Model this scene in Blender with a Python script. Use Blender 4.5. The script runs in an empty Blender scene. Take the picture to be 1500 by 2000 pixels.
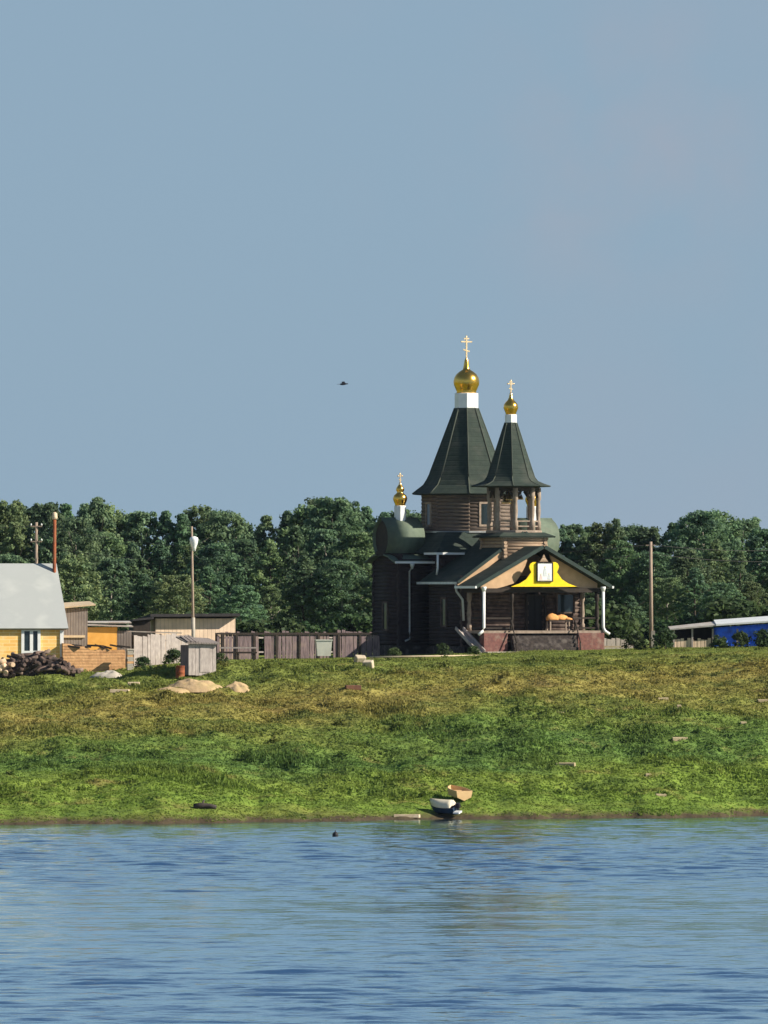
import bpy, bmesh, math, random
import numpy as np
from mathutils import Vector, Matrix

random.seed(11)
rng = np.random.default_rng(11)
sc = bpy.context.scene
COL = sc.collection
F = 14000.0          # focal length in photo pixels (1500 x 2000)
EYE = 13.8           # camera height above the water
HOR = 1150.0         # image row of the horizon
R = math.radians

# ------------------------------------------------------------------ helpers
def W(px, py, Y):
    return Vector(((px - 750.0) / F * Y, Y, EYE + (HOR - py) / F * Y))

def tag(o, label=None, cat=None, group=None, kind=None):
    if label: o['label'] = label
    if cat: o['category'] = cat
    if group: o['group'] = group
    if kind: o['kind'] = kind
    return o

def empty(name, loc, rz=0.0):
    o = bpy.data.objects.new(name, None)
    o.location = loc
    o.rotation_euler = (0, 0, rz)
    o.empty_display_size = 0.3
    COL.objects.link(o)
    return o

def copy_tree(o, parent=None):
    c = o.copy()
    COL.objects.link(c)
    if parent is not None:
        c.parent = parent
    for ch in list(o.children):
        copy_tree(ch, c)
    return c

class MB:
    def __init__(s):
        s.v = []; s.f = []; s.m = []; s.sm = []
    def add(s, vs, fs, mi=0, smooth=False):
        b = len(s.v)
        s.v += [tuple(p) for p in vs]
        for f in fs:
            s.f.append(tuple(i + b for i in f)); s.m.append(mi); s.sm.append(smooth)
        return s
    def box(s, c, d, rot=None, mi=0):
        hx, hy, hz = d[0] / 2, d[1] / 2, d[2] / 2
        vs = [Vector((x, y, z)) for z in (-hz, hz) for x, y in ((-hx, -hy), (hx, -hy), (hx, hy), (-hx, hy))]
        if rot is not None:
            vs = [rot @ p for p in vs]
        c = Vector(c)
        return s.add([p + c for p in vs], [(3, 2, 1, 0), (4, 5, 6, 7), (0, 1, 5, 4), (1, 2, 6, 5), (2, 3, 7, 6), (3, 0, 4, 7)], mi)
    def bar(s, a, b, w, h, mi=0):
        a = Vector(a); b = Vector(b); d = b - a
        q = d.to_track_quat('X', 'Z').to_matrix()
        return s.box((a + b) / 2, (d.length, w, h), q, mi)
    def slab(s, pts, t, mi=0):
        """polygon thickened downwards by t along its normal"""
        pts = [Vector(p) for p in pts]
        n = Vector((0, 0, 0))
        for i in range(len(pts)):
            n += pts[i].cross(pts[(i + 1) % len(pts)])
        n.normalize()
        if n.z < 0 or (abs(n.z) < 1e-4 and n.y > 0): n = -n
        k = len(pts)
        vs = pts + [p - n * t for p in pts]
        fs = [tuple(range(k)), tuple(range(2 * k - 1, k - 1, -1))]
        fs += [(i, (i + 1) % k, k + (i + 1) % k, k + i) for i in range(k)]
        return s.add(vs, fs, mi)
    def prism(s, pts, ext, mi=0):
        """polygon pts extruded by the vector ext"""
        pts = [Vector(p) for p in pts]; e = Vector(ext); k = len(pts)
        vs = pts + [p + e for p in pts]
        fs = [tuple(range(k)), tuple(range(2 * k - 1, k - 1, -1))]
        fs += [(i, (i + 1) % k, k + (i + 1) % k, k + i) for i in range(k)]
        return s.add(vs, fs, mi)
    def tube(s, path, r, n=8, mi=0, caps=True, smooth=True, r2=None):
        path = [Vector(p) for p in path]
        rings = []
        for i, p in enumerate(path):
            d = (path[min(i + 1, len(path) - 1)] - path[max(i - 1, 0)]).normalized()
            up = Vector((0, 0, 1)) if abs(d.z) < 0.9 else Vector((1, 0, 0))
            u = d.cross(up).normalized(); w = u.cross(d)
            rr = r if r2 is None else r + (r2 - r) * i / (len(path) - 1)
            rings.append([p + (u * math.cos(2 * math.pi * k / n) + w * math.sin(2 * math.pi * k / n)) * rr for k in range(n)])
        vs = [q for g in rings for q in g]
        fs = [(i * n + k, i * n + (k + 1) % n, (i + 1) * n + (k + 1) % n, (i + 1) * n + k) for i in range(len(path) - 1) for k in range(n)]
        s.add(vs, fs, mi, smooth)
        if caps:
            s.add(rings[0], [tuple(range(n))], mi); s.add(rings[-1], [tuple(range(n))], mi)
        return s
    def lathe(s, prof, c=(0, 0, 0), n=24, ph=0.0, mi=0, smooth=True):
        """prof: (radius, z) from bottom to top"""
        vs = []
        for r, z in prof:
            for k in range(n):
                a = ph + 2 * math.pi * k / n
                vs.append((c[0] + r * math.cos(a), c[1] + r * math.sin(a), c[2] + z))
        m = len(prof)
        fs = [(i * n + k, i * n + (k + 1) % n, (i + 1) * n + (k + 1) % n, (i + 1) * n + k) for i in range(m - 1) for k in range(n)]
        s.add(vs, fs, mi, smooth)
        s.add(vs[:n], [tuple(range(n))], mi); s.add(vs[-n:], [tuple(range(n))], mi)
        return s
    def build(s, name, mat, parent=None, recalc=True):
        me = bpy.data.meshes.new(name)
        me.from_pydata(s.v, [], s.f)
        for m in (mat if isinstance(mat, (list, tuple)) else [mat]):
            me.materials.append(m)
        for p, mi, smo in zip(me.polygons, s.m, s.sm):
            p.material_index = mi; p.use_smooth = smo
        if recalc:
            bm = bmesh.new(); bm.from_mesh(me)
            bmesh.ops.remove_doubles(bm, verts=bm.verts, dist=1e-5)
            bmesh.ops.recalc_face_normals(bm, faces=bm.faces)
            bm.to_mesh(me); bm.free()
        me.update()
        o = bpy.data.objects.new(name, me)
        COL.objects.link(o)
        if parent is not None: o.parent = parent
        return o

# ------------------------------------------------------------------ materials
def new_mat(name):
    m = bpy.data.materials.new(name); m.use_nodes = True
    nt = m.node_tree; nt.nodes.clear()
    out = nt.nodes.new('ShaderNodeOutputMaterial')
    return m, nt, out

def N(nt, typ, **kw):
    n = nt.nodes.new(typ)
    for k, v in kw.items():
        if k.startswith('i_'):
            key = k[2:].replace('_', ' ')
            n.inputs[key].default_value = v
        else:
            setattr(n, k, v)
    return n

def c4(c): return (c[0], c[1], c[2], 1.0)

def mat(name, c1, c2=None, scale=3.0, rough=0.8, metal=0.0, stretch=(1, 1, 1), bump=0.0, bscale=20.0, spec=0.3,
        stain=None, stain_scale=0.6, stain_amt=0.5, lines=None, rand=0.0):
    """two-tone procedural surface; lines=(axis, period, depth, colour factor) adds board joints / courses"""
    m, nt, out = new_mat(name)
    L = nt.links
    b = N(nt, 'ShaderNodeBsdfPrincipled'); L.new(b.outputs[0], out.inputs[0])
    b.inputs['Roughness'].default_value = rough; b.inputs['Metallic'].default_value = metal
    b.inputs['Specular IOR Level'].default_value = spec
    tc = N(nt, 'ShaderNodeTexCoord')
    mp = N(nt, 'ShaderNodeMapping'); mp.inputs['Scale'].default_value = stretch
    L.new(tc.outputs['Object'], mp.inputs[0])
    n1 = N(nt, 'ShaderNodeTexNoise'); n1.inputs['Scale'].default_value = scale; n1.inputs['Detail'].default_value = 5
    L.new(mp.outputs[0], n1.inputs['Vector'])
    rp = N(nt, 'ShaderNodeValToRGB')
    rp.color_ramp.elements[0].position = 0.3; rp.color_ramp.elements[1].position = 0.7
    rp.color_ramp.elements[0].color = c4(c1); rp.color_ramp.elements[1].color = c4(c2 or c1)
    L.new(n1.outputs[0], rp.inputs[0])
    col = rp.outputs[0]
    if stain:
        n2 = N(nt, 'ShaderNodeTexNoise'); n2.inputs['Scale'].default_value = stain_scale; n2.inputs['Detail'].default_value = 6
        L.new(tc.outputs['Object'], n2.inputs['Vector'])
        mr = N(nt, 'ShaderNodeMapRange'); mr.inputs[1].default_value = 0.5; mr.inputs[2].default_value = 0.7; mr.inputs[4].default_value = stain_amt
        L.new(n2.outputs[0], mr.inputs[0])
        mx = N(nt, 'ShaderNodeMixRGB'); mx.inputs[2].default_value = c4(stain)
        L.new(mr.outputs[0], mx.inputs[0]); L.new(col, mx.inputs[1]); col = mx.outputs[0]
    if rand:
        oi = N(nt, 'ShaderNodeObjectInfo')
        mr = N(nt, 'ShaderNodeMapRange'); mr.inputs[3].default_value = 1 - rand; mr.inputs[4].default_value = 1 + rand
        L.new(oi.outputs['Random'], mr.inputs[0])
        hs = N(nt, 'ShaderNodeHueSaturation'); L.new(mr.outputs[0], hs.inputs['Value']); L.new(col, hs.inputs['Color']); col = hs.outputs[0]
    height = None
    if lines:
        ax, per, dep, fac = lines
        sp = N(nt, 'ShaderNodeSeparateXYZ'); L.new(tc.outputs['Object'], sp.inputs[0])
        md = N(nt, 'ShaderNodeMath', operation='PINGPONG'); md.inputs[1].default_value = per / 2
        L.new(sp.outputs[ax], md.inputs[0])
        mr = N(nt, 'ShaderNodeMapRange'); mr.inputs[1].default_value = 0.0; mr.inputs[2].default_value = per * 0.16
        L.new(md.outputs[0], mr.inputs[0]); height = mr.outputs[0]
        mx = N(nt, 'ShaderNodeMixRGB', blend_type='MULTIPLY'); mx.inputs[0].default_value = 1
        mr2 = N(nt, 'ShaderNodeMapRange'); mr2.inputs[3].default_value = fac; mr2.inputs[4].default_value = 1.0
        L.new(mr.outputs[0], mr2.inputs[0])
        L.new(col, mx.inputs[1]); L.new(mr2.outputs[0], mx.inputs[2]); col = mx.outputs[0]
        bp = N(nt, 'ShaderNodeBump'); bp.inputs['Strength'].default_value = 0.6; bp.inputs['Distance'].default_value = dep
        L.new(height, bp.inputs['Height']); L.new(bp.outputs[0], b.inputs['Normal'])
    if bump:
        n3 = N(nt, 'ShaderNodeTexNoise'); n3.inputs['Scale'].default_value = bscale; n3.inputs['Detail'].default_value = 4
        L.new(mp.outputs[0], n3.inputs['Vector'])
        bp2 = N(nt, 'ShaderNodeBump'); bp2.inputs['Strength'].default_value = 0.7; bp2.inputs['Distance'].default_value = bump
        L.new(n3.outputs[0], bp2.inputs['Height'])
        if lines: L.new(bp.outputs[0], bp2.inputs['Normal'])
        L.new(bp2.outputs[0], b.inputs['Normal'])
    L.new(col, b.inputs['Base Color'])
    return m

M = {}
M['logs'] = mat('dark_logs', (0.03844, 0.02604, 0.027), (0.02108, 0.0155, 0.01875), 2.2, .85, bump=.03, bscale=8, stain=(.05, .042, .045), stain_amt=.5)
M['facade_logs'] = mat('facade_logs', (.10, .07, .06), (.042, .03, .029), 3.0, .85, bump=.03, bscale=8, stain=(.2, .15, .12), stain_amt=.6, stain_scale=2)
M['planks'] = mat('pale_planks', (0.44, 0.319, 0.22), (0.297, 0.209, 0.1485), 2.0, .8, stretch=(1, 1, 5), lines=(2, .23, .02, .45), stain=(.2, .14, .1), stain_amt=.6)
M['octlogs'] = mat('brown_planks', (0.1825, 0.1416, 0.1111), (0.1022, 0.08094, 0.0711), 2.0, .8, stretch=(1, 1, 5), stain=(.12, .085, .07), stain_amt=.6)
M['gable'] = mat('gable_planks', (0.5825, 0.3952, 0.2392), (0.4369, 0.2913, 0.1768), 1.6, .8, stain=(.3, .2, .13), stain_amt=.35)
M['post'] = mat('turned_post', (0.324, 0.2597, 0.21), (0.216, 0.1666, 0.1313), 4, .8)
M['darkwood'] = mat('dark_wood', (0.042, 0.0315, 0.0245), (0.021, 0.0168, 0.0154), 4, .8)
M['shingle'] = mat('green_shingles', (0.03034, 0.04558, 0.03661), (0.0182, 0.03038, 0.02584), 2.6, .85, bump=.02, bscale=14, stain=(.055, .062, .052), stain_amt=.7, stain_scale=.9, lines=(2, .34, .02, .9))
M['barrel'] = mat('barrel_shingles', (0.1223, 0.1583, 0.118), (0.08891, 0.1228, 0.09274), 2.6, .75, bump=.015, bscale=12, stain=(.10, .112, .088), stain_amt=.6, stain_scale=1.2)
M['ridge'] = mat('ridge_strip', (.055, .068, .05), (.04, .05, .04), 4, .7)
M['verge'] = mat('green_verge_metal', (0.0192, 0.04, 0.0336), (0.0144, 0.0272, 0.0256), 2, .5)
M['white'] = mat('white_painted_metal', (.78, .80, .80), (.66, .68, .70), 1.5, .35, spec=.5)
M['pipe'] = mat('galvanised_pipe', (.62, .66, .68), (.46, .50, .54), 3, .4, metal=.3, stain=(.35, .3, .26), stain_amt=.4)
M['gold'] = mat('gilded_metal', (.95, .58, .12), (.80, .44, .08), 3, .22, metal=1.0)
M['palegold'] = mat('pale_gilding', (.95, .74, .46), (.88, .64, .36), 3, .35, metal=.75)
M['bronze'] = mat('bell_bronze', (.75, .50, .22), (.55, .34, .14), 3, .3, metal=1.0)
M['yellow'] = mat('yellow_paint', (0.855, 0.665, 0.0057), (0.779, 0.532, 0.00475), 3, .5)
M['pinkstone'] = mat('pink_stone', (0.2142, 0.09375, 0.08032), (0.116, 0.05355, 0.05176), 5, .85, bump=.03, bscale=6, stain=(.27, .20, .16), stain_amt=.7, stain_scale=2.2)
M['stone'] = mat('dark_rubble', (0.06, 0.048, 0.044), (0.024, 0.02, 0.0216), 4, .9, bump=.06, bscale=5, stain=(.17, .15, .14), stain_amt=.6, stain_scale=2.5)
M['concrete'] = mat('pale_concrete', (0.408, 0.374, 0.323), (0.306, 0.2805, 0.238), 3, .85, bump=.01)
M['doorblack'] = mat('dark_door', (0.0049, 0.0049, 0.0063), (0.0028, 0.0028, 0.0035), 3, .6)
M['glass'] = mat('window_glass', (.02, .03, .035), (.012, .02, .022), 1, .08, spec=.6)
M['orange'] = mat('orange_cloth', (.72, .36, .13), (.56, .26, .09), 6, .85, bump=.03)
M['greywood'] = mat('weathered_grey_boards', (0.2805, 0.2465, 0.2295), (0.17, 0.1445, 0.1403), 3, .85, stretch=(6, 6, .5), lines=(0, .19, .02, .4), stain=(.13, .11, .10), stain_amt=.6, rand=.12)
M['greyplain'] = mat('weathered_grey_wood', (0.4477, 0.3997, 0.3731), (0.2985, 0.2612, 0.2505), 4, .85, stretch=(2, 2, .6), stain=(.15, .12, .11), stain_amt=.5, rand=.2)
M['fence'] = mat('purple_grey_boards', (0.253, 0.1898, 0.1955), (0.09775, 0.0736, 0.0851), 2.5, .85, stretch=(5, 5, .6), stain=(.28, .21, .18), stain_amt=.6, stain_scale=1.1)
M['palewood'] = mat('pale_sawn_wood', (0.578, 0.476, 0.34), (0.459, 0.357, 0.2465), 4, .8, rand=.12)
M['tanwall'] = mat('tan_board_wall', (0.8752, 0.6821, 0.5148), (0.7207, 0.5534, 0.4118), 2, .85, lines=(0, .28, .01, .8), stain=(.3, .22, .16), stain_amt=.4)
M['darkroof'] = mat('dark_felt_roof', (.035, .032, .035), (.02, .02, .022), 3, .8)
M['paleroof'] = mat('pale_sheet_roof', (0.495, 0.477, 0.45), (0.36, 0.324, 0.297), 2, .6, stain=(.36, .22, .15), stain_amt=.6, stain_scale=.8)
M['roofwhite'] = mat('white_sheet_roof', (0.3584, 0.3808, 0.384), (0.3328, 0.3552, 0.3584), .5, .5, stain=(.53, .55, .53), stain_amt=.5, stain_scale=.5)
M['housewall'] = None
M['brown'] = mat('brown_fascia', (.17, .075, .04), (.10, .045, .03), 3, .7)
M['adobe'] = mat('orange_clay_wall', (0.7326, 0.4356, 0.2178), (0.5544, 0.3069, 0.1485), 3, .9, bump=.04, bscale=5, stain=(.34, .17, .08), stain_amt=.8, stain_scale=1.8, lines=(2, .2, .03, .72))
M['ochre'] = mat('ochre_wall', (0.968, 0.528, 0.132), (0.836, 0.418, 0.088), 2, .8)
M['rust'] = mat('rusty_steel', (.30, .085, .03), (.16, .045, .025), 4, .8, stain=(.38, .16, .06), stain_amt=.6, stain_scale=2)
M['polewood'] = mat('utility_pole_wood', (.36, .28, .22), (.24, .18, .14), 5, .85, stretch=(3, 3, .4))
M['sand'] = mat('sand_heap', (0.4825, 0.3509, 0.2047), (0.3801, 0.2705, 0.1535), 2.5, .95, bump=.05, bscale=5, stain=(.36, .32, .12), stain_amt=.4, stain_scale=1.2)
M['lime'] = mat('pale_lime_heap', (0.462, 0.428, 0.374), (0.381, 0.34, 0.286), 3, .95, bump=.04, bscale=5)
M['bark'] = mat('bark', (.10, .085, .07), (.05, .042, .035), 6, .9, stretch=(3, 3, .5))
M['birch'] = mat('birch_bark', (.42, .39, .35), (.16, .14, .12), 5, .85, stretch=(1, 1, 3))
M['log'] = mat('grey_brown_log', (.12, .082, .068), (.05, .036, .034), 5, .9, rand=.55, stain=(.3, .23, .18), stain_amt=.5, stain_scale=3)
M['palelog'] = mat('fresh_cut_log', (.74, .56, .40), (.60, .42, .27), 4, .85, rand=.1)
M['heapcore'] = mat('bark_debris', (.06, .045, .042), (.03, .024, .022), 5, .95, bump=.1, bscale=6)
M['tarp'] = mat('blue_tarpaulin', (0.039, 0.182, 1.04), (0.0195, 0.091, 0.715), 2.5, .45, bump=.05, bscale=3, stain=(.05, .06, .22), stain_amt=.6, stain_scale=1.2)
M['tank'] = mat('white_plastic_tank', (0.629, 0.629, 0.561), (0.527, 0.544, 0.51), 2, .5, stain=(.5, .47, .38), stain_amt=.35, stain_scale=1.5)
M['palestone'] = mat('pale_stone', (0.527, 0.4505, 0.34), (0.408, 0.3485, 0.2635), 5, .9, rand=.15)
M['dullstone'] = mat('dull_tan_stone', (.42, .34, .22), (.30, .25, .15), 5, .9, rand=.15)
M['boathull'] = mat('dark_blue_hull', (.012, .035, .07), (.01, .022, .045), 2, .35)
M['boatwhite'] = mat('cream_boat_cover', (0.629, 0.578, 0.4505), (0.544, 0.493, 0.3825), 2, .6)
M['boattan'] = mat('tan_boat_hull', (0.616, 0.4224, 0.22), (0.528, 0.352, 0.1848), 2, .6, stain=(.4, .26, .14), stain_amt=.4)
M['motor'] = mat('black_motor', (.012, .012, .014), (.02, .02, .022), 3, .4)
M['black'] = mat('black_rubber', (.015, .015, .02), (.008, .008, .012), 3, .6)
M['wire'] = mat('wire_black', (.05, .05, .05), (.03, .03, .03), 3, .6)
M['tyre'] = mat('driftwood', (.06, .045, .04), (.03, .025, .025), 4, .8)

def house_wall():
    m, nt, out = new_mat('yellow_brick_wall'); L = nt.links
    b = N(nt, 'ShaderNodeBsdfPrincipled'); L.new(b.outputs[0], out.inputs[0]); b.inputs['Roughness'].default_value = .75
    tc = N(nt, 'ShaderNodeTexCoord')
    mp = N(nt, 'ShaderNodeMapping'); mp.inputs['Rotation'].default_value = (R(90), 0, 0)
    L.new(tc.outputs['Object'], mp.inputs[0])
    br = N(nt, 'ShaderNodeTexBrick'); br.inputs['Scale'].default_value = 1.0
    br.inputs['Color1'].default_value = (.88, .57, .18, 1); br.inputs['Color2'].default_value = (.80, .46, .12, 1); br.inputs['Mortar'].default_value = (.88, .66, .31, 1)
    br.inputs['Mortar Size'].default_value = .022; br.inputs['Brick Width'].default_value = .9; br.inputs['Row Height'].default_value = .24; br.inputs['Bias'].default_value = 0.1
    L.new(mp.outputs[0], br.inputs['Vector'])
    n = N(nt, 'ShaderNodeTexNoise'); n.inputs['Scale'].default_value = 1.3; n.inputs['Detail'].default_value = 5
    L.new(tc.outputs['Object'], n.inputs['Vector'])
    mx = N(nt, 'ShaderNodeMixRGB'); mx.inputs[2].default_value = (.86, .66, .36, 1)
    mr = N(nt, 'ShaderNodeMapRange'); mr.inputs[1].default_value = .5; mr.inputs[2].default_value = .75; mr.inputs[4].default_value = .7
    L.new(n.outputs[0], mr.inputs[0]); L.new(mr.outputs[0], mx.inputs[0]); L.new(br.outputs[0], mx.inputs[1])
    L.new(mx.outputs[0], b.inputs['Base Color'])
    return m
M['housewall'] = house_wall()

def leaf_mat(name, dark, light, rnd=.25):
    m, nt, out = new_mat(name); L = nt.links
    tc = N(nt, 'ShaderNodeTexCoord')
    n = N(nt, 'ShaderNodeTexNoise'); n.inputs['Scale'].default_value = .9; n.inputs['Detail'].default_value = 3
    L.new(tc.outputs['Object'], n.inputs['Vector'])
    rp = N(nt, 'ShaderNodeValToRGB'); rp.color_ramp.elements[0].position = .32; rp.color_ramp.elements[1].position = .68
    rp.color_ramp.elements[0].color = c4(dark); rp.color_ramp.elements[1].color = c4(light)
    L.new(n.outputs[0], rp.inputs[0])
    oi = N(nt, 'ShaderNodeObjectInfo')
    hs = N(nt, 'ShaderNodeHueSaturation')
    mr = N(nt, 'ShaderNodeMapRange'); mr.inputs[3].default_value = 1 - rnd; mr.inputs[4].default_value = 1 + rnd
    L.new(oi.outputs['Random'], mr.inputs[0]); L.new(mr.outputs[0], hs.inputs['Value'])
    mr2 = N(nt, 'ShaderNodeMapRange'); mr2.inputs[3].default_value = .475; mr2.inputs[4].default_value = .53
    ml = N(nt, 'ShaderNodeMath', operation='MULTIPLY'); ml.inputs[1].default_value = 7.31
    fr = N(nt, 'ShaderNodeMath', operation='FRACT')
    L.new(oi.outputs['Random'], ml.inputs[0]); L.new(ml.outputs[0], fr.inputs[0]); L.new(fr.outputs[0], mr2.inputs[0]); L.new(mr2.outputs[0], hs.inputs['Hue'])
    at = N(nt, 'ShaderNodeAttribute'); at.attribute_name = 'rnd'
    mr3 = N(nt, 'ShaderNodeMapRange'); mr3.inputs[3].default_value = .7; mr3.inputs[4].default_value = 1.3
    L.new(at.outputs['Fac'], mr3.inputs[0])
    hs2 = N(nt, 'ShaderNodeHueSaturation'); L.new(mr3.outputs[0], hs2.inputs['Value'])
    L.new(rp.outputs[0], hs.inputs['Color']); L.new(hs.outputs[0], hs2.inputs['Color'])
    d = N(nt, 'ShaderNodeBsdfPrincipled'); d.inputs['Roughness'].default_value = .6; d.inputs['Specular IOR Level'].default_value = .2
    t = N(nt, 'ShaderNodeBsdfTranslucent')
    L.new(hs2.outputs[0], d.inputs['Base Color']); L.new(hs2.outputs[0], t.inputs['Color'])
    mix = N(nt, 'ShaderNodeMixShader'); mix.inputs[0].default_value = .42
    L.new(d.outputs[0], mix.inputs[1]); L.new(t.outputs[0], mix.inputs[2]); L.new(mix.outputs[0], out.inputs[0])
    return m
M['leaf'] = leaf_mat('tree_leaves', (.092, .165, .104), (.185, .272, .132), .3)
M['leaf_light'] = leaf_mat('light_leaves', (.125, .205, .105), (.235, .310, .135), .28)
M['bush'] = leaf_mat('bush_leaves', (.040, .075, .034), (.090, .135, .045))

# ------------------------------------------------------------------ terrain
_px = np.array([-2500, 0, 200, 400, 600, 750, 1000, 1200, 1400, 4000.])
_py = np.array([1318, 1318, 1309, 1297, 1293, 1290, 1282, 1277, 1271, 1268.])
_zp = EYE - (_py - HOR) / F * 488.0
_X = (_px - 750) / F * 488.0
EDGE = 476.5
_zp = _zp + .14
_w = [(rng.uniform(.05, .55), rng.uniform(0, 6.28), rng.uniform(0, 6.28)) for _ in range(26)]
_w2 = [(l_, rng.uniform(0, 3.14), rng.uniform(0, 6.28), .055 * l_ / 6.283 * 1.2) for l_ in np.exp(rng.uniform(np.log(1.3), np.log(4.5), 22))]
def bumps(X, Y):
    z = 0
    for k, a, p in _w:
        z = z + np.sin(k * (X * np.cos(a) + Y * np.sin(a)) * 2.2 + p) / (1 + 6 * k)
    z = z * .12
    for lam, a, p, am in _w2:
        k = 6.283 / lam; z = z + am * np.sin(k * (X * np.cos(a) + Y * np.sin(a)) + p + 1.3 * np.sin(X * .21 + Y * .17 + p))
    return z
def shore(X):
    return 427.0 + .36 * np.clip(X, -60, 60) + .9 * np.sin(X * .23 + 1) + .5 * np.sin(X * .61) + .35 * np.sin(X * 1.7 + 2) + .2 * np.sin(X * 3.9)
def terrain(X, Y):
    X = np.asarray(X, float); Y = np.asarray(Y, float)
    zp = np.interp(X, _X, _zp)
    ys = shore(X)
    t = (Y - ys) / (EDGE - ys)
    up = np.where(t < .02, t * 12, .24 + (t - .02) / .98 * (zp - .24))
    k = 1.1                                  # soft edge between bank and plateau
    z = np.where(t < 0, np.maximum(t * 12, -1.8), up)
    h = np.clip((z - zp) / k, -40, 40)
    z = np.where(t > .7, zp - k * np.log1p(np.exp(-h)) + k * np.log(2) * np.exp(-(((t - 1) / .3) ** 2)) * 0, z)
    b = bumps(X, Y)
    return z + np.where(t > 0, b * np.clip(t * 8, 0, 1) * np.clip((1.35 - t) * 3, .12, 1), 0)
def tz(x, y): return float(terrain(x, y))
def on_ground(px, py, y0=424.0, y1=530.0):
    """where the sight line through a photo pixel meets the bank"""
    Y = np.arange(y0, y1, .1)
    X = (px - 750) / F * Y
    g = HOR + (EYE - terrain(X, Y)) / Y * F
    i = np.argmax(g <= py) if (g <= py).any() else int(np.argmin(g))
    return Vector((X[i], Y[i], float(terrain(X[i], Y[i]))))

def grid_mesh(name, xs, ys, m):
    XX, YY = np.meshgrid(xs, ys)
    ZZ = terrain(XX, YY)
    co = np.stack([XX, YY, ZZ], -1).reshape(-1, 3)
    nx, ny = len(xs), len(ys)
    i = np.arange(nx - 1)[None, :] + nx * np.arange(ny - 1)[:, None]
    fc = np.stack([i, i + 1, i + 1 + nx, i + nx], -1).reshape(-1, 4)
    me = bpy.data.meshes.new(name)
    me.vertices.add(len(co)); me.vertices.foreach_set('co', co.ravel())
    me.loops.add(fc.size); me.loops.foreach_set('vertex_index', fc.ravel().astype(np.int32))
    me.polygons.add(len(fc)); me.polygons.foreach_set('loop_start', np.arange(0, fc.size, 4, dtype=np.int32))
    me.polygons.foreach_set('loop_total', np.full(len(fc), 4, np.int32))
    me.polygons.foreach_set('use_smooth', np.ones(len(fc), bool))
    me.update(calc_edges=True); me.materials.append(m)
    o = bpy.data.objects.new(name, me); COL.objects.link(o)
    return o

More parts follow.
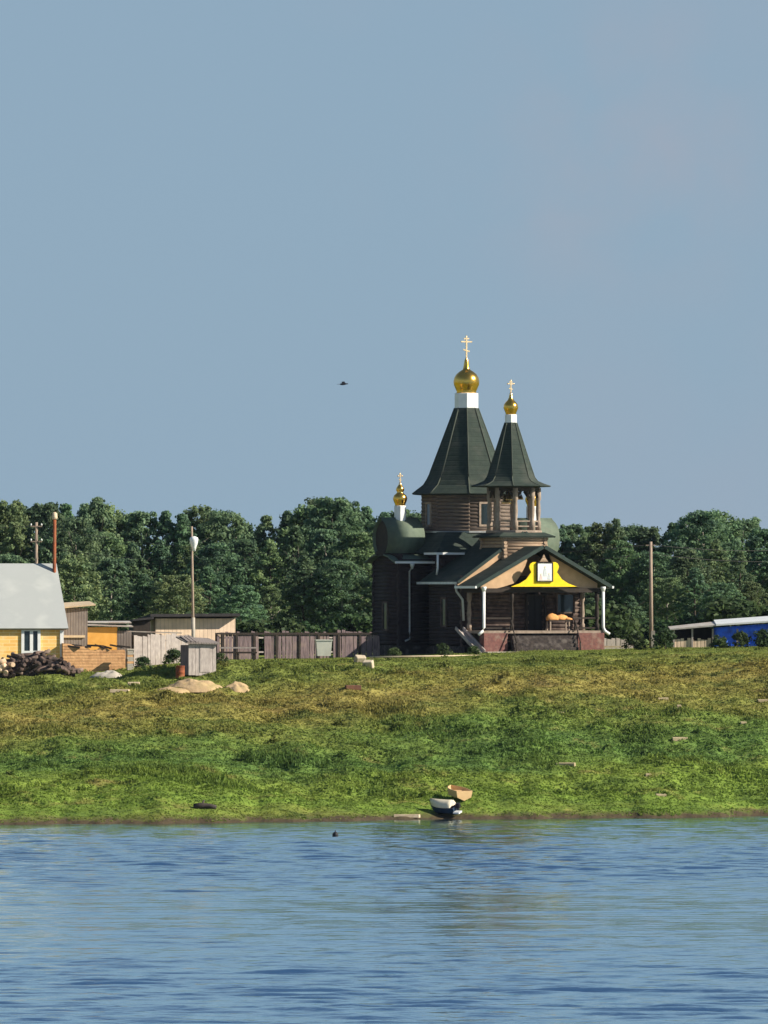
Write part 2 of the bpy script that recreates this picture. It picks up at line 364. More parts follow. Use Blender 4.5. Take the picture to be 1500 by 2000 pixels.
def bank_colour(nt):
    """colour of the vegetation by place: mud, lush grass, dark weeds, dry yellow upper bank, green crest"""
    L = nt.links
    geo = N(nt, 'ShaderNodeNewGeometry')
    sp = N(nt, 'ShaderNodeSeparateXYZ'); L.new(geo.outputs['Position'], sp.inputs[0])
    ma = N(nt, 'ShaderNodeMath', operation='MULTIPLY'); ma.inputs[1].default_value = -.30
    L.new(sp.outputs[0], ma.inputs[0])
    ad = N(nt, 'ShaderNodeMath', operation='ADD'); L.new(sp.outputs[1], ad.inputs[0]); L.new(ma.outputs[0], ad.inputs[1])
    mp = N(nt, 'ShaderNodeMapping'); mp.inputs['Scale'].default_value = (.07, .16, .1); L.new(geo.outputs['Position'], mp.inputs[0])
    n = N(nt, 'ShaderNodeTexNoise'); n.inputs['Scale'].default_value = 1.0; n.inputs['Detail'].default_value = 5; n.inputs['Roughness'].default_value = .6
    L.new(mp.outputs[0], n.inputs['Vector'])
    wob = N(nt, 'ShaderNodeMath', operation='MULTIPLY_ADD'); wob.inputs[1].default_value = 24; L.new(n.outputs[0], wob.inputs[0])
    sb = N(nt, 'ShaderNodeMath', operation='SUBTRACT'); sb.inputs[1].default_value = 12; L.new(ad.outputs[0], sb.inputs[0]); L.new(sb.outputs[0], wob.inputs[2])
    mr = N(nt, 'ShaderNodeMapRange'); mr.inputs[1].default_value = 424; mr.inputs[2].default_value = 500; L.new(wob.outputs[0], mr.inputs[0])
    rp = N(nt, 'ShaderNodeValToRGB'); cr = rp.color_ramp
    stops = [(0, (.170, .205, .044)), (.09, (.140, .215, .036)), (.20, (.175, .240, .044)), (.29, (.105, .185, .046)), (.37, (.145, .210, .046)),
             (.46, (.215, .220, .056)), (.54, (.275, .236, .070)), (.62, (.240, .234, .060)), (.70, (.175, .212, .050)), (1, (.195, .235, .055))]
    cr.elements[0].position = 0; cr.elements[0].color = c4(stops[0][1])
    cr.elements[1].position = 1; cr.elements[1].color = c4(stops[-1][1])
    for p, c in stops[1:-1]:
        e = cr.elements.new(p); e.color = c4(c)
    L.new(mr.outputs[0], rp.inputs[0])
    mp2 = N(nt, 'ShaderNodeMapping'); mp2.inputs['Scale'].default_value = (.30, .42, .3); L.new(geo.outputs['Position'], mp2.inputs[0])
    n2 = N(nt, 'ShaderNodeTexNoise'); n2.inputs['Scale'].default_value = 1.0; n2.inputs['Detail'].default_value = 6; n2.inputs['Roughness'].default_value = .65
    L.new(mp2.outputs[0], n2.inputs['Vector'])
    # brown bare patches
    mrb = N(nt, 'ShaderNodeMapRange'); mrb.inputs[1].default_value = .58; mrb.inputs[2].default_value = .74; mrb.inputs[4].default_value = .6
    L.new(n2.outputs[0], mrb.inputs[0])
    mx = N(nt, 'ShaderNodeMixRGB'); mx.inputs[2].default_value = (.33, .23, .10, 1)
    L.new(mrb.outputs[0], mx.inputs[0]); L.new(rp.outputs[0], mx.inputs[1])
    mp3 = N(nt, 'ShaderNodeMapping'); mp3.inputs['Scale'].default_value = (.85, 1.15, .6); L.new(geo.outputs['Position'], mp3.inputs[0])
    n3 = N(nt, 'ShaderNodeTexNoise'); n3.inputs['Scale'].default_value = 1.0; n3.inputs['Detail'].default_value = 4; n3.inputs['Roughness'].default_value = .6
    L.new(mp3.outputs[0], n3.inputs['Vector'])
    mrt = N(nt, 'ShaderNodeMapRange'); mrt.inputs[1].default_value = .34; mrt.inputs[2].default_value = .66; mrt.inputs[3].default_value = .70; mrt.inputs[4].default_value = 1.22
    L.new(n3.outputs[0], mrt.inputs[0])
    tus_shade = N(nt, 'ShaderNodeHueSaturation'); L.new(mrt.outputs[0], tus_shade.inputs['Value']); L.new(mx.outputs[0], tus_shade.inputs['Color'])  # light and shadow of the tussocks put into the colour as noise
    # dark lush patches
    mrd = N(nt, 'ShaderNodeMapRange'); mrd.inputs[1].default_value = .47; mrd.inputs[2].default_value = .34; mrd.inputs[4].default_value = .55
    L.new(n2.outputs[0], mrd.inputs[0])
    mx2 = N(nt, 'ShaderNodeMixRGB'); mx2.inputs[2].default_value = (.060, .112, .030, 1)
    L.new(mrd.outputs[0], mx2.inputs[0]); L.new(tus_shade.outputs[0], mx2.inputs[1])
    return geo, sp, mx2.outputs[0]

def ground_mat():
    m, nt, out = new_mat('bank_soil'); L = nt.links
    geo, sp, col = bank_colour(nt)
    b = N(nt, 'ShaderNodeBsdfPrincipled'); b.inputs['Roughness'].default_value = .95; b.inputs['Specular IOR Level'].default_value = .1
    n = N(nt, 'ShaderNodeTexNoise'); n.inputs['Scale'].default_value = .8; n.inputs['Detail'].default_value = 5; L.new(geo.outputs['Position'], n.inputs['Vector'])
    # wet mud by the water line
    ml = N(nt, 'ShaderNodeMath', operation='MULTIPLY_ADD'); ml.inputs[1].default_value = -.7; L.new(n.outputs[0], ml.inputs[0]); L.new(sp.outputs[2], ml.inputs[2])
    mr = N(nt, 'ShaderNodeMapRange'); mr.inputs[1].default_value = .1; mr.inputs[2].default_value = -.2; L.new(ml.outputs[0], mr.inputs[0])
    mx = N(nt, 'ShaderNodeMixRGB'); mx.inputs[2].default_value = (.075, .058, .036, 1)
    L.new(mr.outputs[0], mx.inputs[0]); L.new(col, mx.inputs[1]); L.new(mx.outputs[0], b.inputs['Base Color'])
    bp = N(nt, 'ShaderNodeBump'); bp.inputs['Distance'].default_value = .25; bp.inputs['Strength'].default_value = .8
    n3 = N(nt, 'ShaderNodeTexNoise'); n3.inputs['Scale'].default_value = 1.6; n3.inputs['Detail'].default_value = 6; L.new(geo.outputs['Position'], n3.inputs['Vector'])
    L.new(n3.outputs[0], bp.inputs['Height']); L.new(bp.outputs[0], b.inputs['Normal'])
    L.new(b.outputs[0], out.inputs[0])
    return m
xs = np.concatenate([[-4000, -1500, -600, -300, -150, -80, -60], np.arange(-40, 40.1, .35), [60, 80, 150, 300, 600, 1500, 4000]])
ys = np.concatenate([[-800, -200, 100, 300, 380, 400], np.arange(418, 530, .35), [540, 560, 600, 700, 1000, 2000, 6000]])
g = grid_mesh('ground', xs, ys, ground_mat()); tag(g, 'grassy river bank rising to a level terrace', 'ground', kind='structure')

# grass: blades over the whole visible bank
def grass_mat():
    m, nt, out = new_mat('bank_grass'); L = nt.links
    geo, sp, col = bank_colour(nt)
    at = N(nt, 'ShaderNodeAttribute'); at.attribute_name = 'rnd'
    mr = N(nt, 'ShaderNodeMapRange'); mr.inputs[3].default_value = .7; mr.inputs[4].default_value = 1.3; mr.clamp = False; L.new(at.outputs['Fac'], mr.inputs[0])
    hs = N(nt, 'ShaderNodeHueSaturation'); L.new(mr.outputs[0], hs.inputs['Value']); L.new(col, hs.inputs['Color'])
    d = N(nt, 'ShaderNodeBsdfPrincipled'); d.inputs['Roughness'].default_value = .7; d.inputs['Specular IOR Level'].default_value = .15
    t = N(nt, 'ShaderNodeBsdfTranslucent'); L.new(hs.outputs[0], d.inputs['Base Color']); L.new(hs.outputs[0], t.inputs['Color'])
    mix = N(nt, 'ShaderNodeMixShader'); mix.inputs[0].default_value = .4
    L.new(d.outputs[0], mix.inputs[1]); L.new(t.outputs[0], mix.inputs[2]); L.new(mix.outputs[0], out.inputs[0])
    return m

def tri_mesh(name, co, rnd, m):
    """co: (n,3,3) triangles"""
    n = len(co)
    me = bpy.data.meshes.new(name)
    me.vertices.add(n * 3); me.vertices.foreach_set('co', co.reshape(-1).astype(np.float32))
    me.loops.add(n * 3); me.loops.foreach_set('vertex_index', np.arange(n * 3, dtype=np.int32))
    me.polygons.add(n); me.polygons.foreach_set('loop_start', np.arange(0, n * 3, 3, dtype=np.int32)); me.polygons.foreach_set('loop_total', np.full(n, 3, np.int32))
    me.update(calc_edges=True)
    a = me.attributes.new('rnd', 'FLOAT', 'FACE'); a.data.foreach_set('value', rnd.astype(np.float32))
    me.materials.append(m)
    return me

_g = [(rng.uniform(.25, 1.6), rng.uniform(0, 6.28), rng.uniform(0, 6.28)) for _ in range(18)]
def patch(X, Y):
    z = 0
    for k, a, p in _g: z = z + np.sin(k * (X * np.cos(a) * .6 + Y * np.sin(a)) + p)
    return z / 3.0
NT = 210000
gx = rng.uniform(-31, 31, NT); gy = rng.uniform(418, 503, NT)
keep = (gy > shore(gx) + .35 + .9 * rng.random(NT) + .9 * np.exp(-((gx - 3.5) / 3) ** 2))
# keep building footprints and heaps clear
gx, gy = gx[keep], gy[keep]
pt = patch(gx, gy)
hgt = .03 + .045 * rng.random(len(gx)) + .10 * np.clip(pt - .45, 0, 2)
hgt *= np.where(gy > 478, .6, 1)
hgt *= np.where(rng.random(len(gx)) < .04, 1.8, 1)
hgt *= np.clip((gy - shore(gx)) / 7, .35, 1)
gz = terrain(gx, gy)
tris, rr = [], []
for k in range(3):
    a = rng.uniform(0, 6.28, len(gx)); w = rng.uniform(.05, .13, len(gx)); h = hgt * rng.uniform(.6, 1.2, len(gx))
    ox = gx + rng.normal(0, .12, len(gx)); oy = gy + rng.normal(0, .12, len(gx))
    l = rng.normal(0, .5, (2, len(gx))) * h
    p0 = np.stack([ox - np.cos(a) * w, oy - np.sin(a) * w, gz - .05], -1)
    p1 = np.stack([ox + np.cos(a) * w, oy + np.sin(a) * w, gz - .05], -1)
    p2 = np.stack([ox + l[0], oy + l[1], gz + h], -1)
    tris.append(np.stack([p0, p1, p2], 1)); rr.append(np.clip(rng.normal(.55, .10, len(gx)), 0, 1))
# leafy weeds in tussocks, thicker along the lush middle band and the crest
NW = 2600
wx_ = rng.uniform(-30, 30, NW); wy_ = rng.uniform(424, 492, NW)
band = np.exp(-((wy_ - .3 * wx_ - 447) / 5) ** 2) + .8 * np.exp(-((wy_ - 477) / 4) ** 2) + .28
kk = (wy_ > shore(wx_) + 3) & (rng.random(NW) < band * np.clip(.5 + .5 * patch(wx_, wy_), .1, 1.2))
wx_, wy_ = wx_[kk], wy_[kk]
for cx_, cy_ in zip(wx_, wy_):
    m_ = rng.integers(22, 60); rr_w = rng.uniform(.18, .62); hw = rng.uniform(.12, .42) * (.55 if cy_ > 477 else 1)
    a = rng.uniform(0, 6.28, m_); q_ = rr_w * np.sqrt(rng.random(m_))
    c = np.stack([cx_ + np.cos(a) * q_ * 1.5, cy_ + np.sin(a) * q_, np.zeros(m_)], -1)
    c[:, 2] = terrain(c[:, 0], c[:, 1]) + hw * (1 - (q_ / rr_w) ** 2) * rng.uniform(.3, 1.1, m_)
    d1 = rng.normal(size=(m_, 3)); d1 /= np.linalg.norm(d1, axis=1)[:, None]; d2 = rng.normal(size=(m_, 3)); d2 /= np.linalg.norm(d2, axis=1)[:, None]
    L_ = rng.uniform(.07, .16, (m_, 1))
    tris.append(np.stack([c - d1 * L_, c + d1 * L_, c + d2 * L_ * 1.4], 1)); rr.append(np.clip(rng.normal(rng.uniform(.05, .6), .12, m_), -.3, 1))
go = bpy.data.objects.new('grass', tri_mesh('grass', np.concatenate(tris), np.concatenate(rr), grass_mat())); COL.objects.link(go)
tag(go, 'rough green and yellow grass and weeds covering the river bank', 'grass', kind='stuff')

# ------------------------------------------------------------------ water
def water_mat():
    m, nt, out = new_mat('river_water'); L = nt.links
    d = N(nt, 'ShaderNodeBsdfDiffuse'); d.inputs['Color'].default_value = (.020, .070, .18, 1)
    gl = N(nt, 'ShaderNodeBsdfGlossy'); gl.inputs['Color'].default_value = (.86, .98, 1, 1); gl.inputs['Roughness'].default_value = .07
    lw = N(nt, 'ShaderNodeLayerWeight'); lw.inputs['Blend'].default_value = .5
    fr = N(nt, 'ShaderNodeMapRange'); fr.inputs[1].default_value = .40; fr.inputs[2].default_value = .87; fr.inputs[3].default_value = .08; fr.inputs[4].default_value = .97
    L.new(lw.outputs['Facing'], fr.inputs[0])
    mxs = N(nt, 'ShaderNodeMixShader'); L.new(fr.outputs[0], mxs.inputs[0]); L.new(d.outputs[0], mxs.inputs[1]); L.new(gl.outputs[0], mxs.inputs[2]); L.new(mxs.outputs[0], out.inputs[0])
    geo = N(nt, 'ShaderNodeNewGeometry')
    mp = N(nt, 'ShaderNodeMapping'); mp.inputs['Scale'].default_value = (1.6, 3.2, 1); L.new(geo.outputs['Position'], mp.inputs[0])
    n = N(nt, 'ShaderNodeTexNoise'); n.inputs['Scale'].default_value = 1; n.inputs['Detail'].default_value = 3
    L.new(mp.outputs[0], n.inputs['Vector'])
    bp = N(nt, 'ShaderNodeBump'); bp.inputs['Distance'].default_value = .03; bp.inputs['Strength'].default_value = 1
    L.new(n.outputs[0], bp.inputs['Height'])
    for q_ in (d, gl, lw): L.new(bp.outputs[0], q_.inputs['Normal'])
    return m
def waves(X, Y):
    r = np.random.default_rng(77); z = 0 * X
    # slow patches of calmer and rougher water
    grp = 0
    for _ in range(9):
        a = r.normal(math.pi / 2, .25); k = r.uniform(.02, .12); grp = grp + np.sin(k * (.35 * X * np.cos(a) + Y * np.sin(a)) + r.uniform(0, 6.28))
    grp = np.clip(.85 + .2 * grp, .35, 1.6)
    for _ in range(60):
        lam = math.exp(r.uniform(math.log(.65), math.log(2.6))); k = 6.283 / lam
        a = r.normal(math.pi / 2, .30); amp = WAVE * lam ** .1 / k
        z = z + amp * np.sin(k * (X * math.cos(a) + Y * math.sin(a)) + r.uniform(0, 6.28))
    z = z * grp
    # long low swell lines left by a passing boat
    for lam, a, hgt_, ph, ex in ((16.0, 1.60, .050, .4, 260), (11.3, 1.555, .042, 2.0, 150), (23.0, 1.63, .052, 4.1, 480), (7.1, 1.53, .030, 1.0, 80)):
        k = 6.283 / lam
        arg = k * (X * math.cos(a) + Y * math.sin(a)) + .7 * np.sin(X * .045 + Y * .013 + ph) + .35 * np.sin(X * .17 + ph * 2) + ph
        brk = np.clip(.55 + .5 * np.sin(X * .11 + Y * .07 + ph) + .35 * np.sin(X * .29 - Y * .05 + 2 * ph), 0, 1.25)
        z = z + hgt_ * brk * (.5 + .5 * np.cos(arg)) ** ex * np.clip(1.15 - (Y - 250) / 230, .35, 1.1)
    return z
WAVE = .0205
wxs = np.concatenate([[-3000, -800, -250, -120, -70], np.arange(-44, 44.1, .55), [70, 120, 250, 800, 3000]])
wys = np.concatenate([[-700, -200, 0, 100, 160], np.arange(190, 446, .14), [455, 470]])
XX, YY = np.meshgrid(wxs, wys)
fade = np.clip((70 - np.abs(XX)) / 26, 0, 1) * np.clip((YY - 160) / 30, 0, 1) * np.clip((shore(XX) + 4 - YY) / 14, .12, 1)
ZZ = waves(XX, YY) * fade
co_ = np.stack([XX, YY, ZZ], -1).reshape(-1, 3); nx, ny = len(wxs), len(wys)
i_ = np.arange(nx - 1)[None, :] + nx * np.arange(ny - 1)[:, None]
fc = np.stack([i_, i_ + 1, i_ + 1 + nx, i_ + nx], -1).reshape(-1, 4)
me = bpy.data.meshes.new('water')
me.vertices.add(len(co_)); me.vertices.foreach_set('co', co_.ravel())
me.loops.add(fc.size); me.loops.foreach_set('vertex_index', fc.ravel().astype(np.int32))
me.polygons.add(len(fc)); me.polygons.foreach_set('loop_start', np.arange(0, fc.size, 4, dtype=np.int32)); me.polygons.foreach_set('loop_total', np.full(len(fc), 4, np.int32))
me.polygons.foreach_set('use_smooth', np.ones(len(fc), bool)); me.update(calc_edges=True); me.materials.append(water_mat())
wo = bpy.data.objects.new('water', me); COL.objects.link(wo); tag(wo, 'rippled blue river in front of the grassy bank', 'water', kind='structure')

# ------------------------------------------------------------------ trees
def crown_mesh(name, seed, H, rx, shape, nclump, per, leaf, m, z0=.12):
    r = np.random.default_rng(seed)
    cl = []
    while len(cl) < nclump:
        u = r.random() ** .8
        if shape == 'round': prof = max(.2, math.sin(math.pi * min(1, (.10 + .88 * u)))) ** .62
        elif shape == 'oval': prof = (max(.1, math.sin(math.pi * (.16 + .84 * u)))) ** .95
        elif shape == 'dome': prof = math.sqrt(max(.02, 1 - (u * .96) ** 2))
        elif shape == 'pine': prof = max(.05, (1 - u) ** .85)
        else: prof = (1 - .55 * u) * (1 - .5 * (u > .9))
        a = r.uniform(0, 6.283); rad = rx * prof * (r.random() ** .45)
        z = H * (z0 + (1 - z0 - .05) * u)
        cs = (.30 if shape == 'dome' else .135 if shape != 'pine' else .2) * rx * r.uniform(.5, 1.4) * (1.12 - .45 * u)
        cl.append((math.cos(a) * rad, math.sin(a) * rad, z, cs))
    co, rn = [], []
    for (x, y, z, s) in cl:
        d = r.normal(size=(per, 3)); d /= np.linalg.norm(d, axis=1)[:, None]
        rad = s * r.uniform(.15, 1.55, per)
        c = np.array([x, y, z]) + d * rad[:, None] * np.array([1, 1, .72])
        nn = d + r.normal(0, .45, (per, 3)); nn /= np.linalg.norm(nn, axis=1)[:, None]
        t = np.cross(nn, r.normal(size=(per, 3))); t /= np.linalg.norm(t, axis=1)[:, None]
        b = np.cross(nn, t)
        L_ = leaf * r.uniform(.6, 1.3, per)[:, None]
        p0 = c - t * L_ * .5; p1 = c + t * L_ * .5; p2 = c + b * L_ * .55; p3 = c - b * L_ * .55
        co.append(np.stack([p0, p3, p1], 1)); co.append(np.stack([p0, p1, p2], 1))
        q = np.clip(r.normal(.45, .2, per) + r.normal(0, .18), 0, 1); rn += [q, q]
    return tri_mesh(name, np.concatenate(co), np.concatenate(rn), m)

def trunk_mesh(name, seed, H, r0, m, limbs=9):
    rd = random.Random(seed); mb = MB()
    pts = [Vector((0, 0, -.4))]
    for k in range(1, 7):
        pts.append(Vector((rd.uniform(-.12, .12) * k * .4, rd.uniform(-.12, .12) * k * .4, H * .88 * k / 6)))
    mb.tube(pts, r0, 7, r2=r0 * .2)
    for k in range(limbs):
        u = rd.uniform(.25, .8); i = min(5, int(u * 6)); p = pts[i].lerp(pts[i + 1], u * 6 - i)
        a = rd.uniform(0, 6.28); l = H * rd.uniform(.12, .22)
        e = p + Vector((math.cos(a) * l, math.sin(a) * l, l * rd.uniform(.4, .9)))
        mb.tube([p, p.lerp(e, .5) + Vector((0, 0, -.1)), e], r0 * (.5 - .35 * u), 5, r2=.02)
    me = mb.build(name, m); d = me.data; bpy.data.objects.remove(me); return d

VAR = []
specs = [('round', 3.2, 300), ('round', 2.7, 270), ('oval', 2.5, 270), ('round', 3.7, 340), ('oval', 2.2, 240)]
for i, (shp, rx, nc) in enumerate(specs):
    cm = crown_mesh('crown', 100 + i, 12.0, rx, shp, nc, 58, .21, M['leaf'], .06)
    cm2 = crown_mesh('crown', 200 + i, 12.0, rx, shp, nc, 58, .21, M['leaf_light'], .06)
    tm = trunk_mesh('trunk', 300 + i, 12.0, .19, M['birch'] if i % 2 else M['bark'])
    VAR.append((cm, cm2, tm))
PINE = (crown_mesh('crown', 400, 12.0, 2.1, 'pine', 60, 90, .34, M['leaf'], .08), None, trunk_mesh('trunk', 401, 12.5, .17, M['bark'], 4))
BUSHM = [crown_mesh('foliage', 500 + i, 1.4, .95, 'dome', 30, 75, .15, M['bush'], .02) for i in range(3)]
BUSHT = trunk_mesh('stem', 510, 1.4, .05, M['bark'], 4)

def tree(px, py_top, Y, label, group, var, light=False, wide=1.0):
    X = (px - 750) / F * Y
    z = tz(X, min(Y, 520))
    H = EYE + (HOR - py_top) / F * Y - z
    t = empty('broadleaf_tree' if var is not PINE else 'conifer_tree', (X, Y, z), random.uniform(0, 6.28))
    s = H / 12.0
    c = bpy.data.objects.new('crown', var[1] if light and var[1] else var[0]); COL.objects.link(c); c.parent = t
    k = bpy.data.objects.new('trunk', var[2]); COL.objects.link(k); k.parent = t
    w = s ** .5 * wide
    t.scale = (w, w, s)
    tag(t, label, 'tree', group)
    return t

SKY = [(-60, 975), (0, 965), (60, 972), (130, 966), (190, 962), (228, 982), (252, 1006), (285, 986), (340, 990), (385, 980), (430, 986), (468, 1006), (505, 1000),
       (560, 990), (610, 968), (660, 964), (705, 970), (735, 985), (770, 980), (830, 985), (900, 992), (980, 1000), (1060, 1010), (1095, 1020), (1135, 1026), (1175, 1020), (1205, 1006),
       (1240, 1018), (1275, 1018), (1312, 1016), (1345, 998), (1375, 990), (1420, 994), (1450, 1004), (1480, 1022), (1510, 1016), (1560, 1010)]
def sky_at(px): return float(np.interp(px, [a for a, b in SKY], [b for a, b in SKY]))
def zone(px):
    if px < 125: return 'behind the white-roofed yellow house'
    if px < 365: return 'between the yellow house and the lamp pole'
    if px < 560: return 'just right of the lamp pole'
    if px < 735: return 'directly left of the wooden church'
    if px < 1100: return 'behind the wooden church'
    if px < 1265: return 'between the church and the bare right pole'
    return 'behind the blue-walled shed'
px = -430.0; i = 0
while px < 1930:
    rz = zone(px)
    tree(px, sky_at(px) + random.uniform(-4, 8), 588 + random.uniform(-5, 5), 'tall dark green tree on the skyline ' + rz, 'skyline trees ' + rz, VAR[(i * 3 + 1) % 5], i % 5 == 3, 1.0)
    px += random.uniform(34, 46) * (1 if -60 < px < 1560 else 1.5); i += 1
px = -30.0
while px < 1550:
    rz = zone(px)
    tree(px, sky_at(px) + random.uniform(28, 75), 570 + random.uniform(-5, 5), 'mid-height green tree in the wood ' + rz, 'middle trees ' + rz, VAR[(i * 2 + 1) % 5], i % 3 == 0, .95)
    px += random.uniform(46, 66); i += 1
px = -40.0
while px < 1550:
    rz = zone(px)
    tree(px, sky_at(px) + random.uniform(95, 150), 553 + random.uniform(-4, 4), 'low tree at the front of the wood ' + rz, 'front trees ' + rz, VAR[i % 5], i % 3 == 1, 1.0)
    px += random.uniform(52, 74); i += 1
# single trees that stand out
tree(1477, 1003, 594, 'small pointed conifer rising in a skyline gap at the right edge', None, PINE, False, .7)
tree(1372, 988, 580, 'broad dark tree with the highest crown right of the church', None, VAR[3], False, 1.05)
tree(1205, 1003, 582, 'narrow tree poking above its neighbours near the bare pole', None, VAR[4], False, .8)
tree(650, 962, 580, 'broad domed tree, the highest one left of the church', None, VAR[0], False, 1.1)
tree(1118, 1014, 586, 'rounded tree rising just right of the church barrel roof', None, VAR[1], False, 1.0)
tree(1150, 1020, 590, 'pale green tree in the skyline dip right of the church', None, VAR[2], True, 1.0)
tree(190, 958, 580, 'tallest tree on the left, peaking right of the rusty pipe', None, VAR[2], False, 1.0)

def bush(px, py, s, label, Y=None, group=None, wide=1.0):
    if Y is None: p = on_ground(px, py)
    else:
        X = (px - 750) / F * Y; p = Vector((X, Y, tz(X, Y)))
    b = empty('bush', p, random.uniform(0, 6.28)); b.scale = (s * wide, s * wide, s)
    f = bpy.data.objects.new('foliage', random.choice(BUSHM)); COL.objects.link(f); f.parent = b
    k = bpy.data.objects.new('stem', BUSHT); COL.objects.link(k); k.parent = b
    tag(b, label, 'bush', group)
    return b
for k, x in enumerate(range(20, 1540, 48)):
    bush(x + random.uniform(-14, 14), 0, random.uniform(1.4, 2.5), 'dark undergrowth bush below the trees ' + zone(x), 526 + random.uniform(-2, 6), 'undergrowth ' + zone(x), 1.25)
bush(1240, 1262, .8, 'low dark bush left of the bare pole', 498)
bush(1300, 1262, .95, 'rounded dark bush between the bare pole and the blue-walled shed', 497)
bush(1405, 1264, .65, 'small bush before the left end of the blue tarpaulin', 495)
bush(1447, 1264, .75, 'bush covering the middle of the blue tarpaulin', 495)
bush(1490, 1264, .85, 'bush at the right picture edge before the blue tarpaulin', 495)
bush(865, 1278, .6, 'low bush at the foot of the dark church side wall', 496)
bush(925, 1278, .45, 'small bush at the foot of the church ramp', 495)
bush(430, 1345, .6, 'small dark bush between the two sand heaps', 477.5)
bush(340, 1288, .7, 'bush at the foot of the pale grey fence beside the outhouse', 492)
bush(770, 1280, .5, 'low bush below the church drainpipe', 497)
bush(280, 1335, .6, 'weedy bush beside the pale block in the grass', 480)

# ------------------------------------------------------------------ church
CY = 512.0
U = CY / F
A = R(25)
CBASE = 1273.0
church = empty('wooden_church', W(911, CBASE, CY), A)
tag(church, 'dark log church with green tent roofs, gilded onion domes and a yellow porch gable', 'church')
def P(T, s, z):                 # church frame in photo pixels: T across (right), s towards the front, z up from the ground
    return Vector((T * U, -s * U, z * U))
def zy(y): return CBASE - y     # photo row -> height in pixels

def log_wall(mb, T0, s0, T1, s1, z0, z1, d=7.0, ext=5.0):
    n = max(1, int(round((z1 - z0) / d))); d = (z1 - z0) / n
    a = Vector((T0, s0, 0)); b = Vector((T1, s1, 0)); dr = (b - a).normalized() * ext
    for k in range(n):
        z = z0 + (k + .5) * d
        e = dr * (1 + .25 * math.sin(k * 2.4))
        p, q = a - e, b + e
        mb.tube([P(p.x, p.y, z), P(q.x, q.y, z)], d * .56 * U, 8)
def log_box(mb, Ta, Tb, sa, sb, z0, z1, d=7.0):
    log_wall(mb, Ta, sa, Tb, sa, z0, z1, d); log_wall(mb, Ta, sb, Tb, sb, z0, z1, d)
    log_wall(mb, Ta, sa, Ta, sb, z0 + d * .5, z1, d); log_wall(mb, Tb, sa, Tb, sb, z0 + d * .5, z1, d)

# walls
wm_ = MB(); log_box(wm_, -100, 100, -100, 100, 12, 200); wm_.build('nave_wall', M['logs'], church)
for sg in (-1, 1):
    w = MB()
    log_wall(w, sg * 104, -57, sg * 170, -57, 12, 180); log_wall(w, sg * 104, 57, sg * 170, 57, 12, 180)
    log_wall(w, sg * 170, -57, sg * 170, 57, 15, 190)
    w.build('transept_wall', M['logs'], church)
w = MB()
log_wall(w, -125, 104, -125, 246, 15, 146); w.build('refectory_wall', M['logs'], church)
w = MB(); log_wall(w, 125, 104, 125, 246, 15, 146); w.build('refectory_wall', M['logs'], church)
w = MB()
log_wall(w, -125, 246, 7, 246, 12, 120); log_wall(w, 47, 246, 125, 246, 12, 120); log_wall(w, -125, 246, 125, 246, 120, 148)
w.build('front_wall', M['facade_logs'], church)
f = MB()
for (Ta, Tb, sa, sb) in ((-104, 104, -104, 103), (-173, 173, -60, 60), (-129, 129, 103, 260)):
    f.box(P((Ta + Tb) / 2, (sa + sb) / 2, 1 + (Ta % 3) * .4), ((Tb - Ta) * U, (sb - sa) * U, 24 * U))
f.build('foundation', M['stone'], church)

# window slits on the dark left side
for (T, s, z, nm) in ((-174.5, 0, 70, 'window'), (-129.5, 170, 78, 'window')):
    fr = MB()
    for dz in (-27, 27): fr.box(P(T, s, z + dz), (4 * U, 26 * U, 4 * U))
    for ds in (-11, 11): fr.box(P(T, s + ds, z), (4 * U, 4 * U, 50 * U))
    o = fr.build('window', M['facade_logs'], church)
    pn = MB(); pn.box(P(T + .6, s, z), (1.5 * U, 18 * U, 50 * U)); pn.build('pane', M['glass'], o)

# foundations for the octagon: nave hip roof
def frust(mb, hb, zb, ht, zt, t=3):
    for k in range(4):
        c, s_ = [(1, 0), (0, 1), (-1, 0), (0, -1)][k]
        def q(h, u, z): return P(c * h - s_ * u, s_ * h + c * u, z)
        mb.slab([q(hb, -hb, zb), q(hb, hb, zb), q(ht, ht, zt), q(ht, -ht, zt)], t * U)
r_ = MB(); frust(r_, 124, zy(1081), 84, zy(1040)); nr = r_.build('nave_roof', M['shingle'], church)
gtr = MB(); gtr.box(P(-95, 126, zy(1082)), (60 * U, 3.2 * U, 4.2 * U)); gtr.box(P(-125.5, 100, zy(1082)), (3.2 * U, 52 * U, 4.2 * U)); gtr.build('gutter', M['white'], nr)
p = MB(); p.tube([P(-122, 126, zy(1084)), P(-122, 126, zy(1108)), P(-122, 122, zy(1123))], 2.2 * U); p.build('drainpipe', M['white'], church)

